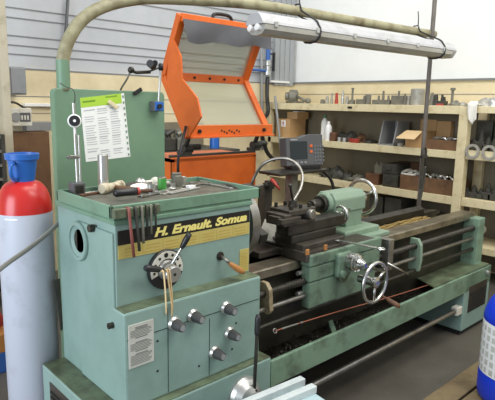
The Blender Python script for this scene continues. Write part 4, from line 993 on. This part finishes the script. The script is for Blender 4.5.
# cloth draped at right bay
y0_ = sy(470, Z0, SX); 
b = MB(); ya_ = sy(479, Z0, SX); yb_ = sy(467, Z0, SX)
def cloth(u_, v_):
    y = yb_+(ya_-yb_)*(.15+.85*u_) if v_ < .4 else yb_+(ya_-yb_)*(.15+.85*u_*(1-.45*(v_-.4))+.35*(v_-.4))
    if v_ < .35: return (SX+.14-.16*v_/.35, y, Z0+.012+.02*math.sin(6*u_)+.012)
    t_ = (v_-.35)/.65; return (SX-.022-.012*math.sin(7*u_+2*t_), y, Z0+.03-t_*(.20-.10*abs(u_-.45)))
b.grid(cloth, 12, 16); o = link('white_rag', b, 'rag'); tag(o, 'white rag hanging over the shelf edge right of the post', 'rag')
o.modifiers.new('s','SOLIDIFY').thickness = .006
for px, m, sd, lab in ((484,'part_light',11,'grey lumpy casting beside the white rag on the right bay'), (492,'alum',12,'bright silvery casting at the right end of the right bay top shelf')):
    y = sy(px, Z0, SX+.1); b = MB(); blob(b, (SX+.11,y,Z0+.001), .07,.07,.075, sd); o = link('casting_scrap', b, m); tag(o, lab, 'scrap')

# ---- second shelf, left bay
CB = 'boxes on the second shelf'
def carton(label, px0, px1, z, h, dep, X, m='cardboard'):
    return shelf_box('cardboard_box', label, 'box', px0, px1, z, h, m, dep, X, None, None, .003)
ya_ = sy(289, Z1, SX+.05); yb_ = sy(276, Z1, SX+.05); hb = P(290, 119, X=SX+.05).z-Z1
C1 = thing('cardboard_box', 'large brown cardboard carton with white label left of the display', 'box', (SX+.2, (ya_+yb_)/2, Z1))
b = MB(); b.box(SX+.05, SX+.36, ya_, yb_, Z1, Z1+hb, .003); link('carton', b, 'cardboard', C1)
y = sy(283, Z1, SX+.05); b = MB(); b.box(SX+.046, SX+.052, y-.04, y+.04, Z1+hb-.10, Z1+hb-.02); b.mi = 1; b.prism([(SX+.0455,y,Z1+hb-.03),(SX+.0455,y-.02,Z1+hb-.055),(SX+.0455,y+.02,Z1+hb-.055)], (-.001,0,0)); b.box(SX+.0445,SX+.046,y-.007,y+.007,Z1+hb-.09,Z1+hb-.055); link('carton_label', b, ['white','red_plastic'], C1, 'white label with red arrow')
ya2, yb2 = sy(297, Z1+hb, SX+.12), sy(287, Z1+hb, SX+.12)
hh_ = P(298, 112, X=SX+.16).z-(Z1+hb)
b = MB(); b.box(SX+.12, SX+.34, ya2, yb2, Z1+hb, Z1+hb+max(hh_,.04), .003); b.mi = 1; b.box(SX+.15,SX+.3,ya2+.02,ya2+.1,Z1+hb+max(hh_,.04)-.001,Z1+hb+max(hh_,.04)+.01); o = link('cardboard_box', b, ['cardboard','white']); tag(o, 'smaller cardboard box stacked on top of the large brown carton', 'box')
def bottle(px, lab, cap, h, r, X):
    y = sy(px, Z1, X); B = thing('plastic_bottle', lab, 'bottle', (X,y,Z1))
    b = MB(); b.rev([(r*.9,0),(r,.008),(r,h*.68),(r*.8,h*.78),(r*.4,h*.86),(r*.4,h*.9)], T((X,y,Z1)), 20, True); link('bottle_body', b, 'white', B)
    b = MB(); b.rev([(r*.45,h*.88),(r*.42,h)], T((X,y,Z1)), 14); link('bottle_cap', b, cap, B)
bottle(324, 'white bottle with green cap standing behind a second white bottle', 'green_cap', .30, .042, SX+.16)
bottle(328, 'shorter white bottle with white cap in front of the green-capped bottle', 'white', .23, .04, SX+.06)
shelf_rev('jar', 'small brown jar right of the white bottles', 'jar', 333, Z1, [(.045,0),(.048,.01),(.048,.09),(.04,.105)], 'rust', SX+.08)
for px, lab in ((339.5,'left one of two small silver tins by the brown jar'),(344.5,'right one of two small silver tins by the red bowl')):
    shelf_rev('tin', lab, 'tin', px, Z1, [(.026,0),(.026,.05),(.023,.053)], 'alum', SX+.05, 'small silver tins')
shelf_rev('bowl', 'low red plastic bowl on the second shelf', 'bowl', 354, Z1, [(.05,0),(.07,.045),(.066,.045),(.047,.006)], 'red_plastic', SX+.08)
for px, w_, h_, m, sd, lab in ((342,.09,.10,'part_dark',21,'dark machine part behind the two silver tins'), (351,.08,.11,'part_dark',22,'dark clump of fittings behind the red bowl'), (361,.06,.09,'rust',23,'brown rusty lump right of the red bowl'), (370,.08,.04,'part_dark',24,'flat dark tool pile on the second shelf left of the grey bin')):
    y = sy(px, Z1, SX+.22); b = MB(); blob(b, (SX+.22,y,Z1+.001), .07, w_, h_, sd); b.box(SX+.16,SX+.2,y-w_*.8,y+w_*.5,Z1+h_*.4,Z1+h_*.62,.004); o = link('metal_fitting', b, m); tag(o, lab, 'fitting')
# grey open bin (triangular side)
ya_, yb_ = sy(393, Z1, SX+.05), sy(378, Z1, SX+.05)
b = MB()
b.prism([(SX+.05,yb_,Z1),(SX+.35,yb_,Z1),(SX+.35,yb_,Z1+.26),(SX+.12,yb_,Z1+.26)], (0,-.012,0)); b.prism([(SX+.05,ya_,Z1),(SX+.35,ya_,Z1),(SX+.35,ya_,Z1+.26),(SX+.12,ya_,Z1+.26)], (0,.012,0)); b.box(SX+.341,SX+.349,ya_+.01,yb_-.01,Z1+.001,Z1+.258); b.box(SX+.053,SX+.345,ya_+.01,yb_-.01,Z1+.001,Z1+.012)
o = link('open_bin', b, 'grey_paint'); tag(o, 'grey open-fronted bin with slanted sides on the second shelf', 'bin')
for i, px in enumerate((383, 389, 396, 400)):
    if i < 2: continue
    shelf_rev('ring_part', ('small dark ring standing beside the grey bin','small pale ring standing beside the open carton')[i-2], 'ring', px, Z1, [(.016,0),(.03,.001),(.03,.035),(.017,.035),(.017,.003)], ('part_dark','part_light')[i-2], SX+.06)
# open carton with flap
ya_, yb_ = sy(421, Z1, SX+.08), sy(405, Z1, SX+.08); hc = P(412, 119, X=SX+.3).z-Z1
OC = thing('cardboard_box', 'open cardboard carton with its front flap folded out, left of the pole', 'box', (SX+.2,(ya_+yb_)/2,Z1))
zf = P(412,131,X=SX+.08).z
b = MB(); b.box(SX+.08, SX+.088, ya_, yb_, Z1, zf); b.box(SX+.36, SX+.368, ya_, yb_, Z1, Z1+hc); b.box(SX+.087,SX+.361,ya_,ya_+.006,Z1,zf); b.box(SX+.087,SX+.361,yb_-.006,yb_,Z1,zf); b.box(SX+.085,SX+.365,ya_+.003,yb_-.003,Z1+.001,Z1+.006); link('carton', b, 'cardboard', OC)
zf2 = P(412,139.5,X=SX-.08).z
b = MB(); b.prism([(SX+.085,ya_,zf),(SX+.085,yb_,zf),(SX-.06,yb_+.03,zf2),(SX-.06,ya_-.0,zf2)], (.002,0,.006)); link('carton_flap', b, 'cardboard_pale', OC, 'pale front flap sloping outwards')
# dark wooden bin with metal parts
ya_, yb_ = sy(457, Z1, SX+.05), sy(426, Z1, SX+.05)
b = MB(); hw_ = .10; b.box(SX+.05,SX+.065,ya_,yb_,Z1,Z1+hw_); b.box(SX+.35,SX+.365,ya_,yb_,Z1,Z1+hw_); b.box(SX+.064,SX+.351,ya_,ya_+.015,Z1,Z1+hw_); b.box(SX+.064,SX+.351,yb_-.015,yb_,Z1,Z1+hw_); b.box(SX+.06,SX+.355,ya_+.012,yb_-.012,Z1+.002,Z1+.03)
o = link('wooden_tray', b, 'wood_brown'); tag(o, 'dark wooden tray of bright metal parts right of the pole, second shelf', 'tray')
rn = random.Random(5)
for i in range(6):
    y = yb_-.06-(yb_-ya_-.12)*i/5; a_ = rn.uniform(0,PI); L = rn.uniform(.05,.1)
    b = MB(); b.tube([V((SX+.15-.03*math.cos(a_),y-L*.5,Z1+.05)), V((SX+.15,y,Z1+.115)), V((SX+.16+.03*math.cos(a_),y+L*.5,Z1+.10))], [.02,.016,.02], 8)
    o = link('metal_rod', b, ['alum','part_grey','chrome'][i%3]); tag(o, ('first','second','third','fourth','fifth','sixth')[i]+' metal piece from the left in the dark wooden tray', 'metal piece', 'metal pieces in the wooden tray')
ya_, yb_ = sy(449, Z1, SX+.37), sy(431, Z1, SX+.37)
b = MB(); b.box(SX+.37,SX+.44,ya_,yb_,Z1,P(440,121,X=SX+.37).z,.003); o = link('cardboard_box', b, 'cardboard'); tag(o, 'brown cardboard box standing behind the dark wooden tray', 'box')

# ---- third shelf, left bay
for px, w_, h_, m, sd, lab in ((329,.11,.10,'part_dark',31,'black fitting on the third shelf left of the green tailstock wheel'), (338,.10,.13,'part_dark',32,'tallest black fitting on the third shelf, with an upright pin'), (348,.10,.09,'part_dark',33,'dark lump on the third shelf just left of the tailstock wheel'), (358,.09,.07,'part_grey',34,'greyish lump on the third shelf behind the tailstock wheel')):
    y = sy(px, Z2, SX+.15); b = MB(); blob(b, (SX+.15,y,Z2+.001), .09, w_, h_, sd)
    b.cyl((SX+.1,y-.02,Z2+h_*.5),(SX+.1,y-.02,Z2+h_*1.25),.015,seg=10); b.cyl((SX+.07,y+.03,Z2+h_*.4),(SX-.0+.03,y+.05,Z2+h_*.45),.02,seg=10)
    o = link('metal_fitting', b, m); tag(o, lab, 'fitting')
shelf_box('rusty_box', 'small rusty brown box left of the two dark drawers', 'box', 365, 378, Z2, .12, 'rust', .2, SX+.06)
b = MB(); y = sy(377, Z2, SX+.1); b.box(SX+.1,SX+.16,y-.05,y+.05,Z2+.121,Z2+.22,.006); b.cyl((SX+.12,y-.03,Z2+.2),(SX+.12,y-.03,Z2+.25),.014); b.cyl((SX+.12,y+.03,Z2+.2),(SX+.12,y+.03,Z2+.25),.014); o = link('clamp_fixture', b, 'part_grey'); tag(o, 'grey-green two-pin fixture sitting on the rusty box', 'fixture')
def drawer_box(label, px0, px1, z, h, X=SX+.05):
    ya, yb = sy(px1, z, X), sy(px0, z, X); D = thing('drawer_box', label, 'drawer', (X+.12,(ya+yb)/2,z))
    b = MB(); b.box(X, X+.3, ya, yb, z, z+h, .004); b.box(X-.006,X+.001,ya+.012,yb-.012,z+.012,z+h-.012,.003); link('drawer_body', b, 'part_dark', D)
    b = MB(); m_ = (ya+yb)/2; b.tube([V((X-.004,m_-.03,z+h*.5)),V((X-.02,m_-.02,z+h*.45)),V((X-.02,m_+.02,z+h*.45)),V((X-.004,m_+.03,z+h*.5))], .005, 6); link('drawer_pull', b, 'steel_dark', D)
drawer_box('lower of two stacked dark metal drawers on the third shelf', 382, 397, Z2, .135)
drawer_box('upper of two stacked dark metal drawers on the third shelf', 381.5, 396, Z2+.1355, .115)
ya_, yb_ = sy(456, Z2, SX+.04), sy(399.5, Z2, SX+.04); hw_ = P(430, 178, X=SX+.04).z-Z2
b = MB(); b.box(SX+.04,SX+.06,ya_,yb_,Z2,Z2+hw_); b.box(SX+.3,SX+.32,ya_,yb_,Z2,Z2+hw_); b.box(SX+.059,SX+.301,ya_,ya_+.018,Z2,Z2+hw_); b.box(SX+.059,SX+.301,yb_-.018,yb_,Z2,Z2+hw_); b.box(SX+.055,SX+.305,ya_+.012,yb_-.012,Z2+.002,Z2+hw_*.6)
o = link('wooden_crate', b, 'wood_brown'); tag(o, 'long low brown wooden crate filled with metal parts on the third shelf', 'crate')
zcf = Z2+hw_*.6
for i, (px, m, sc) in enumerate(((407,'offwhite',.07),(413,'offwhite',.06),(421,'part_light',.05),(429,'chrome',.05),(437,'part_grey',.05),(444,'alum',.045),(451,'chrome',.05))):
    y = sy(px, Z2+hw_, SX+.15); b = MB()
    if i < 2: b.torus(T((SX+.15,y,Z2+hw_+.012),(-.5,.1,1)), sc*.7, sc*.28, 24, 8)
    else: b.tube([V((SX+.13,y-sc,zcf+.02)), V((SX+.15,y,Z2+hw_+.02)), V((SX+.17,y+sc*.8,Z2+hw_+.01))], [.022,.018,.024], 10); b.sph((SX+.15,y+sc*.8,Z2+hw_+.012), .028)
    o = link('crate_part', b, m); tag(o, ('leftmost','second','third','fourth','fifth','sixth','rightmost')[i]+(' pale coil' if i<2 else ' metal part')+' lying in the long brown wooden crate', 'metal part', 'parts in the wooden crate')
ya_, yb_ = sy(418, Z2, SX+.34), sy(396, Z2, SX+.34)
b = MB(); b.box(SX+.335,SX+.44,ya_,yb_,Z2,P(406,162,X=SX+.34).z,.003); o = link('wooden_box', b, 'wood_brown'); tag(o, 'brown wooden box standing behind the long crate, right of the drawers', 'box')
# ---- below the third shelf
for px0, px1, h_, m, lab, nm in ((368,381,.32,'part_dark','dark steel box under the third shelf beside the tailstock wheel','steel_box'), (383,399,.33,'part_dark','wider dark steel box under the third shelf','steel_box'), (402,440,.2,'part_grey','flat grey crate under the third shelf near the pole','steel_box')):
    shelf_box(nm, lab, 'box', px0, px1, Z3, h_, m, .3, SX+.05)
b = MB(); ya_, yb_ = sy(425, Z3, SX+.02), sy(405, Z3, SX+.02); b.box(SX+.08,SX+.3,ya_,yb_,Z3+.201,Z3+.225,.003); o = link('grey_board', b, 'offwhite'); tag(o, 'pale flat board lying on the flat grey crate', 'board')

# ---- right bay
for px, lab in ((471.7,'left one of two big grey rings hanging on the right bay shelf edge'),(488.5,'right one of two big grey rings hanging on the right bay shelf edge')):
    y = sy(px, R1-.02, SX-.02); b = MB(); b.rev([(.045,0),(.068,0),(.068,.018),(.045,.018),(.045,0)], T((SX-.0005,y,R1-.004),(-1,0,0)), 32, cap=False)
    o = link('steel_ring', b, 'part_light'); tag(o, lab, 'ring', 'rings on the right bay')
for zz_, base, labs in ((R1, 'upper', None), (R2, 'lower', None)):
    for i, px in enumerate((467, 474, 481, 488, 494)):
        y = sy(px, zz_, SX+.14); h_ = (.07,.10,.08,.13,.11)[i] if base == 'lower' else (.12,.09,.16,.11,.10)[i]
        b = MB(); b.box(SX+.08,SX+.2,y-.045,y+.042,zz_,zz_+h_*.55,.006); b.rev(stub(.03,h_*.7,.7,.4), T((SX+.13,y,zz_+h_*.5)), 12)
        o = link('tool_holder', b, 'part_dark'); tag(o, ('first','second','third','fourth','fifth')[i]+' dark tool holder from the post on the '+base+' shelf of the right bay', 'tool', base+' right bay tool holders')
# second row behind on R1 shelf: tall dark arms
y = sy(481, R1, SX+.3); b = MB(); b.box(SX+.28,SX+.36,y-.10,y+.06,R1,R1+.28,.01); b.box(SX+.26,SX+.36,y-.2,y-.12,R1,R1+.22,.01); o = link('machine_part', b, 'part_dark'); tag(o, 'tall black machine part at the back of the right bay upper shelf', 'machine part')

# ================================================================== BACK: AIR LINE, BENCH, LEFT WALL
q = P(268, 62, Y=YB-.1)
AV = thing('air_line', 'blue and silver vertical compressed-air line with valve on the back wall', 'air line', (q.x, YB-.1, 0))
def zq(py): return P(268, py, Y=YB-.1).z
b = MB(); b.cyl((q.x,YB-.1,zq(62)),(q.x,YB-.1,zq(36)),.03); b.cyl((q.x-.0,YB-.1,zq(71)),(q.x-.5,YB-.1,zq(71)),.016); link('blue_pipe', b, 'blue_pipe', AV, 'blue pipe')
b = MB(); b.rev([(.03,0),(.045,.01),(.045,.06),(.03,.07),(.03,.12),(.04,.13),(.04,.18),(.025,.2)], T((q.x,YB-.1,zq(76))), 20); link('coupling', b, 'alum', AV)
b = MB(); b.box(q.x+.02,q.x+.09,YB-.13,YB-.10,zq(53)-.02,zq(53),.003); b.box(q.x+.075,q.x+.10,YB-.13,YB-.10,zq(71),zq(52),.003); link('valve_handle', b, 'black', AV)
b = MB(); b.tube(spline([V((q.x,YB-.1,zq(77))), P(267,95,Y=YB-.12), P(268,112,Y=YB-.15), P(263,120,Y=YB-.3), P(262,135,Y=YB-.3), P(267,152,Y=YB-.25), P(274,160,Y=YB-.2)],6), .026, 10); link('air_hose', b, 'black', AV)
b = MB(); b.tube([P(261.5,48,Y=YB-.07), P(262,100,Y=YB-.07), P(262.5,150,Y=YB-.07)], .016, 8); b.tube([P(275,96,Y=YB-.2),P(281,150,Y=YB-.3),P(285,170,Y=YB-.4)], .016, 8); o = link('conduit', b, 'grey_paint'); tag(o, 'thin grey conduit running down beside the blue air line', 'conduit')
b = MB(); z = zq(81); b.box(P(270,81,Y=YB-.08).x, P(289,81,Y=YB-.08).x, YB-.09, YB-.058, z-.012, z+.012); o = link('white_rail', b, 'white'); tag(o, 'short white rail on the back wall beside the corner', 'rail')
# dark bench behind the guard
bz = P(200, 151, Y=2.3).z; bx0, bx1 = P(160,150,Y=2.3).x, P(240,150,Y=2.3).x
BN = thing('workbench', 'dark steel workbench seen under the orange guard frame', 'bench', ((bx0+bx1)/2, 2.6, 0))
b = MB(); b.box(bx0, bx1, 2.3, 2.95, bz-.05, bz, .004); link('bench_top', b, 'part_dark', BN)
b = MB(); b.box(bx0, bx1, 2.9, 2.94, bz, P(200,122,Y=2.9).z, .003); link('bench_back', b, 'back_dark', BN)
for x in (bx0+.05, bx1-.05):
    for y in (2.34, 2.9):
        b = MB(); b.box(x-.03,x+.03,y-.03,y+.03,0,bz-.05); link('leg', b, 'part_dark', BN)
q = P(214.5, 150, Y=2.5); b = MB(); b.rev([(.05,0),(.05,.12),(.03,.15),(.03,.19)], T((q.x,2.5,bz)), 16); o = link('blue_bottle', b, 'blue'); tag(o, 'small blue bottle on the dark bench under the guard', 'bottle')
for px, m, sd, lab in ((166.5,'part_dark',41,'dark bench vice part just right of the green panel'), (178,'part_grey',42,'grey machine part on the dark bench right of the green panel')):
    q = P(px, 150, Y=2.5); b = MB(); b.box(q.x-.055,q.x+.055,2.42,2.6,bz,bz+.12,.01); b.cyl((q.x,2.5,bz+.1),(q.x,2.5,bz+.2),.05,.035); b.cyl((q.x-.04,2.45,bz+.15),(q.x+.045,2.45,bz+.19),.02); o = link('bench_part', b, m); tag(o, lab, 'machine part')
# left post, boxes
yW = YB-.03
a0, a1 = P(0.5, 100, Y=2.9), P(9, 100, Y=2.9)
b = MB(); b.box(a0.x, a1.x, 2.85, 2.95, 0, 4.4, .006); o = link('wooden_post', b, 'post'); tag(o, 'worn cream wooden post at the far left in front of the wall', 'post')
b0, b1 = P(8.5, 66, Y=2.95), P(28, 95, Y=2.95)
WBX = thing('wall_box', 'plain grey metal box fixed high beside the cream post', 'box', ((b0.x+b1.x)/2, YB-.06, b1.z))
b = MB(); b.box(b0.x, b1.x, 2.97, yW, b1.z, b0.z, .008); link('box_body', b, 'grey_box', WBX)
b = MB(); b.box(b0.x+.02, b1.x-.012, 2.962, 2.972, b1.z+.012, b0.z-.012, .003); link('box_door', b, 'grey_box', WBX)
b0, b1 = P(9.5, 108, Y=2.95), P(33, 126, Y=2.95)
SB = thing('socket_box', 'dirty cream switch box with round dial and dark window below the grey box', 'switch box', ((b0.x+b1.x)/2, YB-.06, b1.z))
b = MB(); b.box(b0.x, b1.x, 2.96, yW, b1.z, b0.z, .006); link('box_body', b, 'offwhite', SB)
wv = b1.x-b0.x; hv = b0.z-b1.z
b = MB(); b.cyl((b0.x+wv*.27,2.961,b1.z+hv*.5),(b0.x+wv*.27,2.95,b1.z+hv*.5),hv*.26); link('round_dial', b, 'grey_paint', SB)
b = MB(); b.box(b0.x+wv*.45,b0.x+wv*.92,2.954,2.962,b1.z+hv*.25,b1.z+hv*.75,.002); b.mi = 1
for k in range(3): b.box(b0.x+wv*(.5+.13*k),b0.x+wv*(.57+.13*k),2.95,2.955,b1.z+hv*.35,b1.z+hv*.6,.001)
link('socket_window', b, ['dark_grey','offwhite'], SB, 'dark window with pale switches')
b = MB(); z = P(42,105,Y=yW-.03).z; b.box(P(24,105,Y=yW-.03).x, P(62,105,Y=yW-.03).x, yW-.05, yW, z-.014, z+.014, .003); o = link('white_trunking', b, 'white'); tag(o, 'horizontal white cable trunking on the back wall left of the green panel', 'trunking')
b = MB(); b.tube(spline([P(10,102,Y=2.97),P(16,103,Y=3.05),P(22,106.5,Y=3.1),P(26,108.5,Y=3.1)],5), .010, 8); o = link('black_cable', b, 'black'); tag(o, 'short black cable between the wall box and the switch box', 'cable')
# dark rod high behind the pipe
b = MB(); b.tube([P(68,-2,Y=YB-.05), P(66,30,Y=YB-.05), P(59,85,Y=YB-.05)], .016, 8); o = link('wall_cable', b, 'dark_grey'); tag(o, 'dark cable hanging down the back wall behind the bent pipe', 'cable')
# plywood boards / drawer rack behind cylinder
a0, a1 = P(10, 150, Y=3.05), P(50, 150, Y=3.05)
b = MB(); b.box(a0.x+.01, a1.x, 3.05, 3.2, 0, P(30,132,Y=3.05).z, .004); o = link('plywood_board', b, 'wood_brown'); tag(o, 'brown board stacked upright behind the gas cylinder', 'board')
b = MB(); b.box(P(26,120,Y=3.1).x, P(52,120,Y=3.1).x, 3.1, 3.2, P(30,131,Y=3.1).z, P(30,122,Y=3.1).z, .004); o = link('grey_board', b, 'grey_paint'); tag(o, 'grey strip above the brown board behind the gas cylinder', 'board')
a0 = P(-20, 135, Y=2.6); a1 = P(4.5, 135, Y=2.6)
RK = thing('parts_rack', 'dark shelf rack cut by the left edge beside the cream post', 'rack', ((a0.x+a1.x)/2, 2.7, 0))
b = MB(); b.box(a0.x,a0.x+.03,2.6,2.84,0,a0.z); b.box(a1.x-.03,a1.x,2.6,2.84,0,a0.z); link('rack_side', b, 'part_dark', RK)
for k in range(9):
    z = a0.z-.01-k*.11; b = MB(); b.box(a0.x+.03,a1.x-.03,2.6,2.84,z-.02,z); link('rack_shelf', b, 'part_grey', RK)
b = MB(); b.box(a0.x+.03,a1.x-.03,2.8,2.84,.05,a0.z); link('rack_back', b, 'black_matte', RK)
# floor items at left edge
c = P(6, 372, Z=0); 
yb0 = c.y
b = MB(); b.box(c.x-.35, c.x+.035, yb0, yb0+.35, 0, P(5,352,Y=yb0).z, .006); o = link('blue_crate', b, 'blue_pipe'); tag(o, 'dark blue crate on the floor at the left edge beside the gas cylinder', 'crate')
zt0 = P(5,352,Y=yb0).z; zt1 = P(5,334,Y=yb0).z
b = MB(); b.box(c.x-.36, c.x+.04, yb0-.0, yb0+.36, zt0+.0005, zt1, .004); o = link('wooden_block', b, 'handle_wood'); tag(o, 'thick pale timber resting on the blue crate at the left edge', 'timber')
b = MB(); z2 = P(5,297,Y=yb0+.05).z; blob(b, (c.x-.1,yb0+.15,zt1+.0005), .13,.12, (z2-zt1), 51); o = link('red_bag', b, 'red_plastic'); tag(o, 'red bundle lying on the timber at the left edge', 'bundle')

# ================================================================== LIGHT
def area(name, loc, size, sizey, energy, color, target):
    l = bpy.data.lights.new(name, 'AREA'); l.shape = 'RECTANGLE'; l.size = size; l.size_y = sizey; l.energy = energy; l.color = color
    o = bpy.data.objects.new(name, l); col.objects.link(o); o.location = V(loc)
    o.rotation_euler = (V(target)-V(loc)).to_track_quat('-Z','Y').to_euler(); return o
area('hall_light', (1.2, -.6, 4.5), 3.5, 1.2, 75, (1,.97,.90), (1.2,-.4,0))
area('hall_light', (2.2, -2.8, 4.5), 3.5, 1.2, 95, (1,.97,.90), (2.6,-.6,1.2))
area('hall_light', (2.4, 1.9, 4.5), 3.0, .8, 45, (1,.97,.90), (2.8,1.9,0))
area('door_daylight', (-4.8, -.2, 1.8), 3.0, 3.0, 225, (.82,.90,1), (0,.3,.9))
w = bpy.data.worlds.new('world'); bpy.context.scene.world = w; w.use_nodes = True
w.node_tree.nodes['Background'].inputs[0].default_value = (.92,.95,1,1); w.node_tree.nodes['Background'].inputs[1].default_value = .55
vs = bpy.context.scene.view_settings
vs.view_transform = 'Standard'; vs.look = 'None'; vs.gamma = 1; vs.exposure = .25; vs.use_curve_mapping = False
